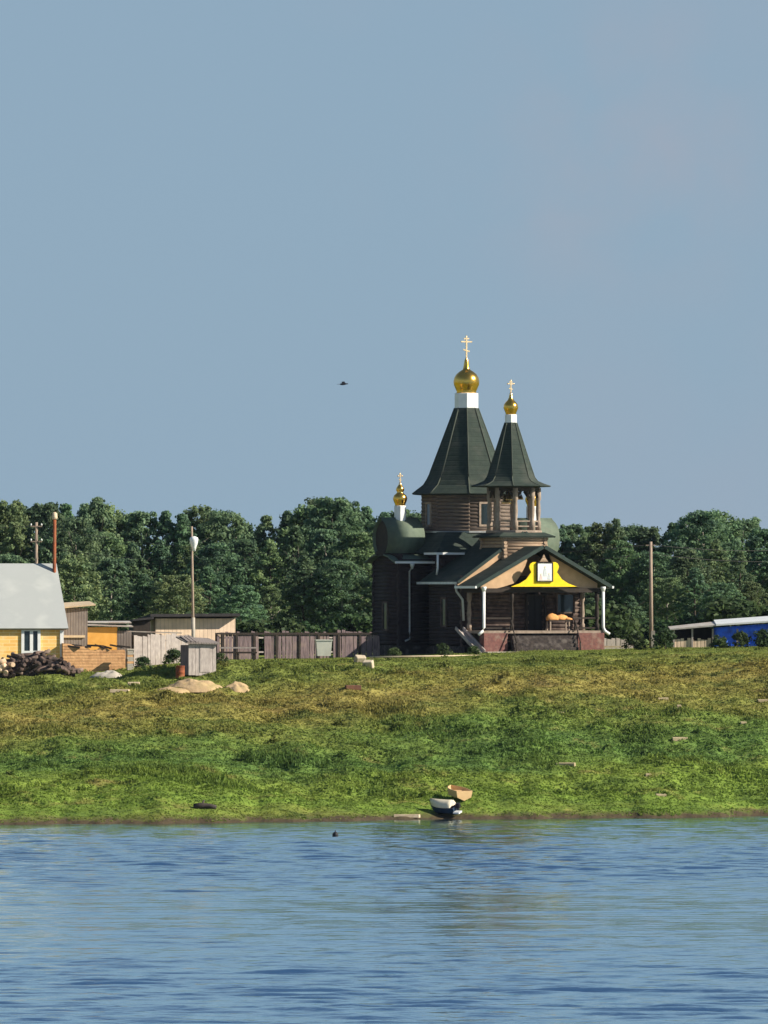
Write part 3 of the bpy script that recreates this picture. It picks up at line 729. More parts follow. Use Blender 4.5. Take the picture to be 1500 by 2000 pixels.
# transept barrels
PROF = [(22, -2), (29, 6), (34, 16), (35.5, 27), (33.5, 39), (28, 49), (19, 57), (9, 62), (3, 65), (0, 68)]
for sg in (-1, 1):
    zb = zy(1079)
    full = PROF + [(-a, b) for a, b in PROF[-2::-1]]
    b = MB()
    k = len(full)
    v0 = [P(sg * 186, a, zb + z) for a, z in full]; v1 = [P(sg * 106, a, zb + z) for a, z in full]
    b.add(v0 + v1, [(i, i + 1, k + i + 1, k + i) for i in range(k - 1)], 0, True)
    i0 = [P(sg * 180, a * .93, zb + 1 + z * .95) for a, z in full]
    b.add(v0 + i0, [(i, i + 1, k + i + 1, k + i) for i in range(k - 1)], 0, False)
    b.add(v1, [tuple(range(k))], 0)
    br = b.build('barrel_roof', M['barrel'], church)
    e = MB(); e.prism([P(sg * 180, a * .96, zb + 1 + z * .97) for a, z in full], P(-sg * 3, 0, 0)); e.build('barrel_gable', M['darkwood'], br)
    nk = MB(); nk.box(P(sg * 143, 0, zy(1081)), (84 * U, 40 * U, 9 * U)); nk.build('barrel_shade_gap', M['darkwood'], church)  # dark block added as the shaded gap under the barrel's bulge
    sk = MB()
    for d in (-1, 1):
        sec = [(19, zy(1083)), (40, zy(1087)), (56, zy(1093.5)), (72, zy(1098))]
        for (a0, z0), (a1, z1) in zip(sec[:-1], sec[1:]):
            sk.slab([P(sg * 188, d * a0, z0), P(sg * 100, d * a0, z0), P(sg * 100, d * a1, z1), P(sg * 188, d * a1, z1)], 2.4 * U)
    sk = sk.build('transept_roof', M['barrel'], church)
    gt = MB(); gt.box(P(sg * 146, 74, zy(1099)), (84 * U, 3 * U, 4 * U)); gt.build('gutter', M['white'], sk)
    gb = MB(); gb.prism([P(sg * 172, -57, 188), P(sg * 172, 57, 188), P(sg * 172, 22, 192), P(sg * 172, -22, 192)], P(sg * 2, 0, 0)); gb.build('gable_board', M['darkwood'], church)
p = MB(); p.lathe([(1.6 * U, -12 * U), (4.2 * U, -5 * U), (4.6 * U, 0)], P(-152, 74, zy(1100)), 10); p.tube([P(-152, 74, zy(1108)), P(-152, 62, zy(1116)), P(-152, 62, 40), P(-152, 64, 26), P(-163, 66, 22)], 1.7 * U)
p.build('drainpipe', M['pipe'], church)

# octagon and tents
def octa(mb, prof, c, ph=math.pi / 8, n=8):
    mb.lathe([(r * U, z * U) for r, z in prof], (c[0] * U, -c[1] * U, 0), n, ph, smooth=False)
o8 = MB()
zc0, zc1 = zy(1052), zy(960); nlog = 13
for k in range(8):
    a0 = math.pi / 8 + k * math.pi / 4; a1 = a0 + math.pi / 4
    for j in range(nlog):
        z = zc0 + (j + .5 + (.3 if k % 2 else 0)) * (zc1 - zc0) / nlog
        p0 = Vector((math.cos(a0) * 84, math.sin(a0) * 84, 0)); p1 = Vector((math.cos(a1) * 84, math.sin(a1) * 84, 0)); e = (p1 - p0).normalized() * 2.5
        p0, p1 = p0 - e, p1 + e
        o8.tube([P(p0.x, p0.y, z), P(p1.x, p1.y, z)], (zc1 - zc0) / nlog * .56 * U, 6)
ow = o8.build('octagon_wall', M['octlogs'], church)
for k in (4, 6):
    a = k * math.pi / 4
    c = (math.cos(a) * 80.5, -math.sin(a) * 80.5)
    wf = MB(); rot = Matrix.Rotation(a, 3, 'Z')
    cc = P(c[0], c[1], zy(1005))
    for dz in (-22, 22): wf.box(cc + Vector((0, 0, dz * U)), (5 * U, 24 * U, 4 * U), rot)
    for dy in (-10, 10): wf.box(cc + rot @ Vector((0, dy * U, 0)), (5 * U, 4 * U, 40 * U), rot)
    wo_ = wf.build('window', M['post'], church)
    pn = MB(); pn.box(cc, (2.6 * U, 17 * U, 40 * U), rot); pn.build('pane', M['glass'], wo_)
og = MB(); octa(og, [(84, zy(1041)), (96, zy(1041)), (97, zy(1038)), (84, zy(1038))], (0, 0)); og.build('gutter', M['pipe'], church)

t = MB(); octa(t, [(84, zy(968)), (104, zy(966.5)), (106, zy(965)), (97, zy(958)), (84, zy(948)), (77, zy(937)), (70, zy(921)), (23, zy(797)), (20, zy(796))], (0, 0))
tent = t.build('tent_roof', M['shingle'], church)
rb = MB()
for k in range(8):
    a = math.pi / 8 + k * math.pi / 4
    pr = [(106, zy(965)), (97, zy(958)), (84, zy(948)), (77, zy(937)), (70, zy(921)), (23, zy(797))]
    rb.tube([P(math.cos(a) * r, math.sin(a) * r, z) for r, z in pr], 1.5 * U, 5)
rb.build('roof_ridge', M['ridge'], tent)

def cupola(c, r, yd0, yd1, dome, cross_y, cross_w, name='cupola', thin=1.0):
    """drum between rows yd0 (bottom) and yd1 (top); dome: [(radius, row)...]; cross rows (bottom, top)"""
    d = MB(); octa(d, [(r, zy(yd0)), (r, zy(yd1)), (r * .9, zy(yd1) + 1)], c)
    o = d.build(name, M['white'], church)
    m = MB(); m.lathe([(rr * U, zy(y) * U) for rr, y in dome], (c[0] * U, -c[1] * U, 0), 28); m.build('onion_dome', M['gold'], o)
    y0, y1 = cross_y; h = y0 - y1; x = MB(); w = cross_w
    cx = lambda T, z: P(c[0] + T, c[1], z)
    th = 2.6 * thin
    x.box(cx(0, zy((y0 + y1) / 2)), (th * U, th * U, (h + 3) * U))
    x.box(cx(0, zy(y1 + h * .24)), (w * U, th * .8 * U, th * U))
    x.box(cx(0, zy(y1 + h * .10)), (w * .5 * U, th * .8 * U, th * U))
    x.bar(cx(-w * .3, zy(y1 + h * .60)), cx(w * .3, zy(y1 + h * .68)), th * .8 * U, th * U)
    for (T, z) in ((0, zy(y1)), (-w / 2, zy(y1 + h * .24)), (w / 2, zy(y1 + h * .24))):
        x.lathe([(.2 * U, -1.9 * U), (1.9 * U, 0), (.2 * U, 1.9 * U)], tuple(cx(T, z)), 8)
    x.lathe([(1 * U, -4 * U), (3 * U, -1.5 * U), (3 * U, 1.5 * U), (1 * U, 4 * U)], tuple(cx(0, zy(y0 + 2))), 12)
    x.build('cross', M['palegold'], o)
    return o
cupola((0, 0), 23, 797, 768.5, [(16, 769), (20, 768), (19, 765), (21, 760), (24.5, 752), (25.5, 745), (24, 738), (20, 731), (13.5, 725.5), (7.5, 722), (6.5, 719), (5, 711), (3.8, 704), (2, 699)], (700, 657), 22)

# bell tower
BT = (-4, 206)
BP = (2, 207)
zy_plain = zy
def zy(y): return zy_plain(y + (1150 - y) * .0145)
b = MB(); log_box(b, -43, 43, 163, 258, 178, zy(1049), 6.5); bw = b.build('bell_tower_wall', M['planks'], church)
s_ = MB()
for k in range(4):
    c, q_ = [(1, 0), (0, 1), (-1, 0), (0, -1)][k]
    def q(h, u, z): return P(c * h - q_ * u, 211 + q_ * h + c * u, z)
    s_.slab([q(60, -60, zy(1047.5)), q(60, 60, zy(1047.5)), q(44, 44, zy(1040)), q(44, -44, zy(1040))], 3 * U)
s_.build('bell_tower_skirt', M['shingle'], church)
fl = MB(); octa(fl, [(52, zy(1043)), (54, zy(1040)), (54, zy(1036)), (50, zy(1035.5))], BP); fl.build('belfry_floor', M['post'], church)
for k in range(8):
    a = math.pi / 8 + k * math.pi / 4
    c = (BP[0] + math.cos(a) * 47, BP[1] + math.sin(a) * 47)
    po = MB(); po.lathe([(5.4 * U, 0), (5.4 * U, 16 * U), (3.6 * U, 20 * U), (5 * U, 38 * U), (3.6 * U, 56 * U), (5.4 * U, 60 * U), (5.4 * U, 82 * U)], tuple(P(c[0], c[1], zy(1036))), 10)
    po.build('belfry_post', M['post'], church)
rl = MB(); bm_ = MB(); lr = []
for k in range(8):
    a0 = math.pi / 8 + k * math.pi / 4; a1 = a0 + math.pi / 4
    p0 = (BP[0] + math.cos(a0) * 47, BP[1] + math.sin(a0) * 47); p1 = (BP[0] + math.cos(a1) * 47, BP[1] + math.sin(a1) * 47)
    for z in (zy(1018), zy(1028)):
        rl.bar(P(p0[0], p0[1], z), P(p1[0], p1[1], z), 2 * U, 2.4 * U)
    bm_.bar(P(p0[0], p0[1], zy(954)), P(p1[0], p1[1], zy(954)), 7 * U, 9 * U)
    # carved arch brackets
    for (pa, pb) in ((p0, p1), (p1, p0)):
        a_ = Vector(P(pa[0], pa[1], 0)); b_ = Vector(P(pb[0], pb[1], 0)); d_ = (b_ - a_).normalized()
        bm_.bar(a_ + d_ * 3 * U + Vector((0, 0, zy(972) * U)), a_ + d_ * 12 * U + Vector((0, 0, zy(959) * U)), 4 * U, 4 * U)
rl.build('belfry_rail', M['post'], church); bm_.build('belfry_beam', M['darkwood'], church)
for (T, s, sc_, y) in ((-14, 218, 1.0, 966), (10, 222, .7, 968), (16, 196, .8, 966), (-6, 190, 1.4, 968)):
    be = MB(); be.lathe([(7.5 * U * sc_, -11 * U * sc_), (6 * U * sc_, -8 * U * sc_), (4.6 * U * sc_, -3 * U * sc_), (3.6 * U * sc_, 0), (1 * U, 1.5 * U), (.6 * U, 12 * U)], tuple(P(T, s, zy(y))), 16)
    be.build('bell', M['bronze'], church)
t = MB(); octa(t, [(48, zy(952)), (75, zy(951)), (77, zy(949.5)), (64, zy(945.5)), (52, zy(940)), (46, zy(932)), (42, zy(920)), (11.5, zy(825)), (9, zy(824))], BT)
tent2 = t.build('bell_tent_roof', M['shingle'], church)
rb = MB()
for k in range(8):
    a = math.pi / 8 + k * math.pi / 4
    pr = [(77, zy(949.5)), (64, zy(945.5)), (52, zy(940)), (46, zy(932)), (42, zy(920)), (11.5, zy(825))]
    rb.tube([P(BT[0] + math.cos(a) * r, BT[1] + math.sin(a) * r, z) for r, z in pr], 1.2 * U, 5)
rb.build('roof_ridge', M['ridge'], tent2)
cupola(BT, 11.5, 826, 810, [(8, 811), (9.5, 810), (10, 807), (12.5, 801), (14.3, 796), (13.5, 790), (10, 785), (6, 781), (4, 776), (2.6, 770), (1.5, 766)], (768, 743), 13, thin=.8)
zy = zy_plain
for sg in (-1, 1):
    cp = cupola((sg * 143, 0), 11.5, 1018, 989, [(8, 990), (10, 989), (10, 986), (13, 979), (14.2, 974), (12, 968), (7.5, 964.5), (6, 962), (7.8, 958.5), (7.8, 955), (5.5, 951), (2.5, 947), (1.5, 943)], (945, 926), 9, thin=.7)

# refectory roof
RE, RZ, EZ = 142, zy(1040), zy(1137)
r_ = MB()
for d in (-1, 1):
    r_.slab([P(0, 80, RZ), P(0, 257, RZ), P(d * RE, 257, EZ), P(d * RE, 80, EZ)], 3.5 * U)
rr_ = r_.build('refectory_roof', M['shingle'], church)
vb = MB()
for d in (-1, 1):
    vb.bar(P(d * RE, 258, EZ - 1), P(d * 2, 258, RZ - 2), 2.5 * U, 6 * U)
vb.build('roof_verge', M['verge'], rr_)
bb = MB()
for d in (-1, 1):
    bb.bar(P(d * (RE - 3), 255, EZ - 9), P(d * 6, 255, RZ - 13), 2 * U, 11 * U)
bb.build('bargeboard', M['gable'], rr_)
gw = MB(); gw.prism([P(-123, 245, 146), P(123, 245, 146), P(0, 245, RZ - 7)], P(0, 3, 0)); gw.build('gable_wall', M['gable'], church)
gg = MB(); gg.box(P(-144, 168, EZ - 2), (3.2 * U, 176 * U, 4.5 * U)); gg.build('gutter', M['pipe'], rr_)
p = MB(); p.tube([P(-143, 250, EZ - 3), P(-142, 252, EZ - 18), P(-131, 256, EZ - 34), P(-129, 256, 62)], 2.4 * U); p.build('drainpipe', M['pipe'], church)

# porch
PA, PZ, PE, PF = 205, 144, 128, 341     # apex height, eave half width, eave height, front
r_ = MB()
for d in (-1, 1):
    r_.slab([P(0, 244, PA), P(0, PF, PA), P(d * PZ, PF, PE), P(d * PZ, 244, PE)], 3.5 * U)
pr_ = r_.build('porch_roof', M['shingle'], church)
vb = MB()
for d in (-1, 1):
    vb.bar(P(d * PZ, PF + 1.5, PE - 1), P(d * 2, PF + 1.5, PA - 2), 2.6 * U, 7 * U)
vb.build('roof_verge', M['verge'], pr_)
for d in (-1, 1):
    g_ = MB(); g_.box(P(d * (PZ + 2), 300, PE - 2), (3.4 * U, 92 * U, 4.4 * U)); g_.build('gutter', M['white'], pr_)
def roofz(T): return PE + (PZ - abs(T)) / PZ * (PA - PE) - 5
for d in (-1, 1):
    gp = [(124, PE - 4), (124, roofz(124)), (22, roofz(22)), (30, 166), (42, 146), (52, 134), (76, PE - 1), (90, PE - 4)]
    gm = MB(); gm.prism([P(d * a, 319, z) for a, z in gp], P(0, 3, 0)); gm.build('porch_gable', M['gable'], church)
bmn = MB(); bmn.box(P(0, 326, PE - 8), (252 * U, 7 * U, 8 * U))
for d in (-1, 1): bmn.box(P(d * 124, 285, PE - 8.5), (7 * U, 74 * U, 8 * U))
bmn.build('porch_beam', M['darkwood'], church)
ce = MB(); ce.box(P(0, 283, PE - 2), (240 * U, 72 * U, 2 * U)); ce.build('porch_ceiling', M['darkwood'], church)
# yellow gable ornament with its framed picture
half = [(70, 0), (52, 6), (38, 14), (31, 23), (27, 28), (30, 33), (31.5, 39), (29, 44), (24, 47), (18, 47), (16, 45)]
yz = zy(1147) + 1
yp = [(a, b) for a, b in half] + [(-a, b) for a, b in half[::-1]]
ym = MB(); ym.prism([P(a, 340, yz + b) for a, b in yp], P(0, 3, 0)); yo = ym.build('gable_ornament', M['yellow'], church)
ic_m = [M['white'], mat('icon_blue', (.42, .48, .52), (.60, .63, .66), 8, .6), mat('icon_red', (.60, .42, .40), (.70, .58, .56), 8, .6), mat('icon_gold', (.62, .56, .44), (.7, .64, .52), 8, .6), M['darkwood']]
ic = MB(); ic.box(P(0, 345, yz + 28), (31 * U, 3 * U, 34 * U))
for a, b_, w_, h_ in ((0, 10.5, 34, 1.6), (0, 45.6, 34, 1.6), (-16.3, 28, 1.6, 37), (16.3, 28, 1.6, 37)):
    ic.box(P(a, 345.4, yz + b_), (w_ * U, 4 * U, h_ * U), mi=4)
def figure(T, z, h, w, mi):
    ic.prism([P(T - w, 346.6, yz + z), P(T + w, 346.6, yz + z), P(T + w * .75, 346.6, yz + z + h * .45), P(T + w * .4, 346.6, yz + z + h * .75), P(T - w * .4, 346.6, yz + z + h * .75), P(T - w * .75, 346.6, yz + z + h * .45)], P(0, .4, 0), mi=mi)
    ic.prism([P(T + math.cos(a_ * .628) * w * .5, 346.7, yz + z + h * .88 + math.sin(a_ * .628) * w * .5) for a_ in range(10)], P(0, .4, 0), mi=3)
figure(0, 20, 20, 4.2, 1); figure(-8.5, 13, 12, 3.2, 2); figure(8.5, 14, 12, 3.0, 1)
ic.prism([P(-12, 346.6, yz + 12), P(12, 346.6, yz + 12), P(12, 346.6, yz + 13.4), P(-12, 346.6, yz + 13.4)], P(0, .3, 0), mi=3)
ic.build('picture_panel', ic_m, yo)
pk = MB(); pk.prism([P(-9, 338, yz + 48), P(9, 338, yz + 48), P(4, 338, yz + 54), P(0, 338, yz + 62), P(-4, 338, yz + 54)], P(0, 4, 0)); pk.build('crest', M['planks'], yo)
# floor, pedestals, steps
FZ = 43
fl = MB(); fl.box(P(0, 298, FZ - 2.5), (262 * U, 84 * U, 5 * U)); fl.build('porch_floor', M['post'], church)
ub = MB(); ub.box(P(0, 292, 18), (230 * U, 66 * U, 42 * U)); ub.build('porch_base', M['stone'], church)
for T0, T1 in ((-128, -78), (72, 128)):
    pe = MB(); pe.box(P((T0 + T1) / 2, 334, 18.5), ((T1 - T0) * U, 20 * U, 40 * U)); pe.build('porch_pedestal', M['pinkstone'], church)
for k in range(5):
    st = MB(); n_ = 5 - k
    st.box(P(-3, 340 + n_ * 3.6, 3 + k * 7.4 - 3), (136 * U, 14 * U, 8 * U)); st.build('step', M['stone'], church)
for T in (-70, 66):
    h = MB(); h.tube([P(T, 342, FZ), P(T, 342, FZ + 20)], 1.6 * U, 6); h.tube([P(T, 342, FZ + 19), P(T, 366, 20)], 1.4 * U, 6); h.tube([P(T, 365, -2), P(T, 365, 21)], 1.6 * U, 6); h.build('handrail', M['darkwood'], church)
# posts
def turned(T, s, z0, z1, m, nm='porch_post', r=4.6):
    h = z1 - z0
    po = MB(); po.lathe([(r * U, 0), (r * U, .16 * h * U), (r * .6 * U, .2 * h * U), (r * .95 * U, .45 * h * U), (r * .6 * U, .74 * h * U), (r * U, .8 * h * U), (r * U, h * U)], tuple(P(T, s, z0)), 12)
    po.build(nm, m, church)
for T in (-121, 121):
    turned(T, 326, FZ, PE - 12, M['darkwood']); turned(T, 264, FZ, PE - 12, M['post'])
turned(-60, 326, FZ, PE - 12, M['darkwood'], r=3.2)
for d in (-1, 1):
    p = MB(); T = d * 127
    p.tube([P(T, 341, PE - 4), P(T, 341, FZ + 6), P(T + d * 3, 342, FZ - 1), P(T + d * 12, 344, FZ - 7)], 3.0 * U, 10)
    p.lathe([(2.8 * U, -7 * U), (5 * U, 0), (5 * U, 3 * U)], tuple(P(T, 341, PE - 4)), 10)
    p.build('drainpipe', M['white'], church)
rl = MB()
for z in (FZ + 5, FZ + 24):
    rl.bar(P(66, 333, z), P(119, 333, z), 2.4 * U, 3 * U); rl.bar(P(-119, 333, z), P(-66, 333, z), 2.4 * U, 3 * U)
    rl.bar(P(121, 276, z), P(121, 326, z), 2.4 * U, 3 * U); rl.bar(P(-121, 276, z), P(-121, 326, z), 2.4 * U, 3 * U)
rl.build('porch_rail', M['darkwood'], church)
# door
dr = MB()
for ds in (-20, 20): dr.box(P(27 + ds, 252, FZ + 33), (3 * U, 6 * U, 66 * U))
dr.box(P(27, 252, FZ + 67.5), (43 * U, 6 * U, 3 * U)); do = dr.build('door', M['darkwood'], church)
lf = MB(); lf.box(P(27, 247, FZ + 33), (36 * U, 3 * U, 66 * U)); lf.box(P(27, 249, FZ + 33), (1 * U, 2 * U, 64 * U)); lf.build('door_leaf', M['doorblack'], do)
# lattice window right of the door and small lamp left of it
wf = MB()
for dz in (-18, 18): wf.box(P(90, 252, FZ + 52 + dz), (40 * U, 5 * U, 3 * U))
for dT in (-18.5, 18.5): wf.box(P(90 + dT, 252, FZ + 52), (3 * U, 5 * U, 33 * U))
wo_ = wf.build('window', M['facade_logs'], church)
pn = MB(); pn.box(P(90, 251, FZ + 52), (34 * U, 3 * U, 33 * U)); pn.build('pane', M['glass'], wo_)
# plank ramp down the left side
rp_ = MB(); rp_.bar(P(-139, 262, 42), P(-139, 352, 0), 14 * U, 3 * U)
for T in (-147, -131): rp_.bar(P(T, 258, 48), P(T, 354, 4), 2 * U, 6 * U)
rp_.build('side_ramp', M['greyplain'], church)

x = MB(); x.box(P(0, 352, 0), (270 * U, 44 * U, 7 * U)); x.build('apron', M['concrete'], church)
# things on the porch
tb = empty('porch_table', church.matrix_basis @ P(75, 305, FZ), A)
# (matrix_basis carries location and rotation of the church)
tb.location = Vector(church.location) + Matrix.Rotation(A, 3, 'Z') @ P(48, 306, FZ)
tag(tb, 'low dark table under the orange bundle on the church porch', 'table')
x = MB(); x.box((0, 0, 19 * U), (46 * U, 18 * U, 2.4 * U)); x.build('tabletop', M['darkwood'], tb)
for a in (-20, 20):
    for c in (-7, 7):
        l = MB(); l.box((a * U, c * U, 9 * U), (2.5 * U, 2.5 * U, 17.8 * U)); l.build('leg', M['post'], tb)
def blob(mb, c, r, seed, n=12, mi=0, cut=-.3):
    rd = random.Random(seed)
    ph = [rd.uniform(0, 6.28) for _ in range(6)]
    prof = [(-.3, .96), (0, 1), (.3, .95), (.6, .78), (.85, .5), (1, .05)]
    vs = []
    for zz, rr in prof:
        for k in range(n):
            a = 2 * math.pi * k / n
            q = 1 + .10 * math.sin(2 * a + ph[0]) + .07 * math.sin(3 * a + ph[1] + zz * 2) + .05 * math.sin(5 * a + ph[2])
            vs.append((c[0] + math.cos(a) * rr * r[0] * q, c[1] + math.sin(a) * rr * r[1] * q, c[2] + zz * r[2] * (1 + .1 * math.sin(a + ph[3]))))
    m = len(prof)
    mb.add(vs, [(i * n + k, i * n + (k + 1) % n, (i + 1) * n + (k + 1) % n, (i + 1) * n + k) for i in range(m - 1) for k in range(n)], mi, True)
    mb.add(vs[-n:], [tuple(range(n))], mi, True); mb.add(vs[:n], [tuple(range(n))], mi)
x = MB(); blob(x, (-12 * U, 0, 2 * U), (13 * U, 9 * U, 10 * U), 3); blob(x, (6 * U, 1 * U, 2 * U), (14 * U, 9 * U, 8 * U), 4); blob(x, (19 * U, -1 * U, 1 * U), (10 * U, 8 * U, 4 * U), 5)
ob = x.build('cloth_bundle', M['orange']); ob.location = Vector(church.location) + Matrix.Rotation(A, 3, 'Z') @ P(48, 306, FZ + 20.6); ob.rotation_euler = (0, 0, A)
tag(ob, 'orange cloth bundle lying on the church porch table', 'bundle')

# ------------------------------------------------------------------ yellow house
B = R(13)
HYd = max(487.0, on_ground(70, 1316).y + 2.2)
hp = W(121, 1300, HYd); u = HYd / F
hz = tz(hp.x - 2, HYd) - .3
house = empty('yellow_house', (hp.x, hp.y, hz), B)
tag(house, 'yellow house with a steep white sheet roof and one white-framed window', 'house')
EV = EYE + (HOR - 1223) * u - hz; RG = EYE + (HOR - 1103) * u - hz + .1
LEN, DEP = 13.0, 8.2
w = MB(); w.box((-LEN / 2, DEP / 2, EV / 2 + .1), (LEN, DEP, EV + .2)); w.prism([(-.02, 0.02, EV + .2), (-.02, DEP - .02, EV + .2), (-.02, DEP / 2, RG - .3)], (-LEN + .04, 0, 0)); w.build('wall', M['housewall'], house)
r_ = MB(); ov = .38; sl = (RG - EV) / (DEP / 2)
for (y0, y1) in ((-ov, DEP / 2), (DEP + ov, DEP / 2)):
    r_.slab([(-LEN - ov, y0, EV - ov * sl * .35), (ov, y0, EV - ov * sl * .35), (ov, y1, RG), (-LEN - ov, y1, RG)], .1)
ro = r_.build('roof', M['roofwhite'], house)
fa = MB(); fa.box((-LEN / 2, -.17, EV - .16), (LEN + .5, .26, .16)); fa.build('fascia', M['brown'], house)
cb = MB(); cb.box((-.02, -.04, EV / 2 - .1), (.24, .14, EV - .35)); cb.build('corner_board', M['white'], house)
wx = -2.15
wf = MB()
for dx in (-.56, .56): wf.box((wx + dx, -.05, EV - 1.0), (.2, .12, 1.7))
for dz in (-.75, .75): wf.box((wx, -.05, EV - 1.0 + dz), (.92, .12, .16))
wf.box((wx + .04, -.035, EV - 1.0), (.22, .09, 1.34)); wo_ = wf.build('window', M['white'], house)
pn = MB(); pn.box((wx, -.012, EV - 1.0), (.94, .03, 1.36)); pn.build('pane', M['glass'], wo_)

# rusty pipe behind the house
pp = W(104, 1010, 490); x = MB()
gz_ = tz(pp.x, 490.5)
x.tube([(0, 0, 0), (0.05, 0, (pp.z - gz_))], .13, 10, r2=.12)
o = x.build('rusty_pipe', M['rust']); o.location = (pp.x + .02, 490.5, gz_)
cpz = MB(); cpz.lathe([(.16, 0), (.2, .12), (.17, .42), (.05, .5)], (.05, 0, pp.z - gz_ - .15), 10); cpz.build('pipe_cowl', M['palewood'], o)
tag(o, 'tall rusty stove pipe rising at the end of the white roof', 'pipe')

# firewood heap in front of the house
hc = on_ground(70, 1316)
x = MB(); blob(x, (0, 0, 0), (2.7, 1.2, 1.25), 21, 16); blob(x, (-2.2, .1, 0), (1.6, 1.1, .8), 22, 14)
o = x.build('bark_debris', M['heapcore']); o.location = hc; tag(o, 'dark bark and debris under the firewood heap by the yellow house', 'debris', kind='stuff')
LOGS = []
for k in range(3):
    l = MB(); L_ = .75 + .2 * k; l.tube([(-L_ / 2, 0, 0), (0, .03, .02), (L_ / 2, 0, 0)], .10 + .02 * k, 8); l.tube([(L_ * .1, 0, 0), (L_ * .3, .16, .1)], .035, 5)
    me = l.build('firewood_log', M['log']); LOGS.append(me.data); bpy.data.objects.remove(me)
PLOG = MB().tube([(-.35, 0, 0), (.35, 0, .02)], .16, 9); _o = PLOG.build('firewood_log', M['palelog']); PLOGD = _o.data; bpy.data.objects.remove(_o)
rd = random.Random(5)
for k in range(110):
    t = rd.uniform(-1, 1); xx = t * 3.0 - .25
    top = 1.38 * max(.1, 1 - ((xx - (-.2)) / 3.2) ** 2) ** .8
    yy = -1.25 + rd.random() * 1.3; zz = top * min(1, (yy + 1.5) / 1.1) * rd.uniform(.75, 1.05) + .06
    o = bpy.data.objects.new('firewood_log', LOGS[k % 3]); COL.objects.link(o)
    px_, py_ = hc.x + xx, hc.y + yy
    o.location = (px_, py_, tz(px_, py_) + zz); o.rotation_euler = (rd.uniform(-.5, .5), rd.uniform(-.5, .5), rd.uniform(0, 3.14))
    tag(o, 'dark weathered log in the tangled heap before the yellow house', 'log', 'logs of the firewood heap')
for k, (a, b_) in enumerate(((2, 1293), (8, 1303), (3, 1310), (12, 1311), (22, 1298), (3, 1302))):
    o = bpy.data.objects.new('firewood_log', PLOGD); COL.objects.link(o)
    p = W(a, b_, hc.y - 1.45); o.location = p; o.rotation_euler = (.2 * k, .3 * (k % 3 - 1), .5 * k)
    tag(o, 'pale fresh-cut log at the left end of the firewood heap', 'log', 'pale logs of the firewood heap')

# ------------------------------------------------------------------ yard behind the house
def frame_at(name, px, py, Y, rz, label, cat, ground=True, group=None):
    p = W(px, py, Y)
    if ground: p.z = tz(p.x, p.y)
    o = empty(name, p, rz); tag(o, label, cat, group); return o
def hy(py, Y, z): return EYE + (HOR - py) / F * Y - z     # row -> height above z

Y = 494.0; k_ = Y / F
o = frame_at('plank_shed', 148, 1240, Y, B, 'small weathered grey shed with a slanting pale roof beside the white-roofed house', 'shed')
z0 = o.location.z; top = hy(1188, Y, z0)
x = MB(); x.box((0, .8, top / 2), (47 * k_, 1.6, top)); x.build('wall', M['greywood'], o)
x = MB(); x.slab([(-30 * k_, -.3, hy(1186, Y, z0)), (38 * k_, -.3, hy(1180, Y, z0)), (38 * k_, 2.0, hy(1174, Y, z0)), (-30 * k_, 2.0, hy(1178, Y, z0))], .09); x.build('roof', M['palewood'], o)
x = MB(); x.box((-4 * k_, -.06, hy(1243, Y, z0)), (44 * k_, .12, .16)); x.build('ledge_board', M['palewood'], o)

Y = 495.5; k_ = Y / F
o = frame_at('ochre_shed', 198, 1240, Y, B * .5, 'low ochre-walled shed with two pale sheet roofs', 'shed')
z0 = o.location.z
x = MB(); x.box((0, .7, hy(1225, Y, z0) / 2), (62 * k_, 1.4, hy(1225, Y, z0))); x.build('wall', M['ochre'], o)
x = MB(); x.slab([(-30 * k_, -.25, hy(1220, Y, z0)), (62 * k_, -.25, hy(1223, Y, z0)), (62 * k_, 1.6, hy(1221, Y, z0)), (-30 * k_, 1.6, hy(1217, Y, z0))], .07)
x.slab([(-28 * k_, .5, hy(1215, Y, z0)), (60 * k_, .5, hy(1215.5, Y, z0)), (60 * k_, 2.2, hy(1213, Y, z0)), (-28 * k_, 2.2, hy(1213, Y, z0))], .07); x.build('roof', M['paleroof'], o)
x = MB(); x.box((45 * k_, .6, hy(1232, Y, z0) / 2), (30 * k_, 1.2, hy(1232, Y, z0))); x.build('side_wall', M['greywood'], o)

Y = 487.0; k_ = Y / F
o = frame_at('clay_wall', 186, 1310, Y, B, 'crumbling orange clay wall with loose boards along its top', 'wall')
z0 = o.location.z
x = MB()
tops = [(-64, 1256), (-48, 1258), (-40, 1262), (-20, 1262), (-8, 1270), (6, 1269), (14, 1262), (30, 1270), (58, 1269), (60, 1272)]
x.prism([(a * k_, 0, hy(b_, Y, z0)) for a, b_ in tops] + [(60 * k_, 0, -.3), (-64 * k_, 0, -.3)], (0, .45, 0)); x.build('wall', M['adobe'], o)
x = MB(); rd = random.Random(8)
for j in range(8):
    a = -60 + j * 15; x.bar((a * k_, .2, hy(1261 + rd.uniform(-2, 5), Y, z0)), ((a + rd.uniform(16, 30)) * k_, .1 + rd.uniform(-.2, .2), hy(1262 + rd.uniform(-2, 5), Y, z0)), .3, .12)
x.build('loose_board', M['darkwood'], o)
o2 = frame_at('brick_pier', 255, 1310, 486.4, B, 'short pale brick pier at the end of the clay wall', 'pier')
z0 = o2.location.z; h = hy(1270, 486.4, z0)
x = MB()
for j in range(9):
    x.box((.015 * math.sin(j * 2), .2, h * (j + .5) / 9), (.40 + .04 * (j % 2), .42, h / 9 - .012), mi=1 if j in (3, 6) else 0)
x.build('brickwork', [M['lime'], M['adobe']], o2)
x = MB(); x.box((0, .2, h + .05), (.5, .5, .1)); x.build('cap', M['lime'], o2)


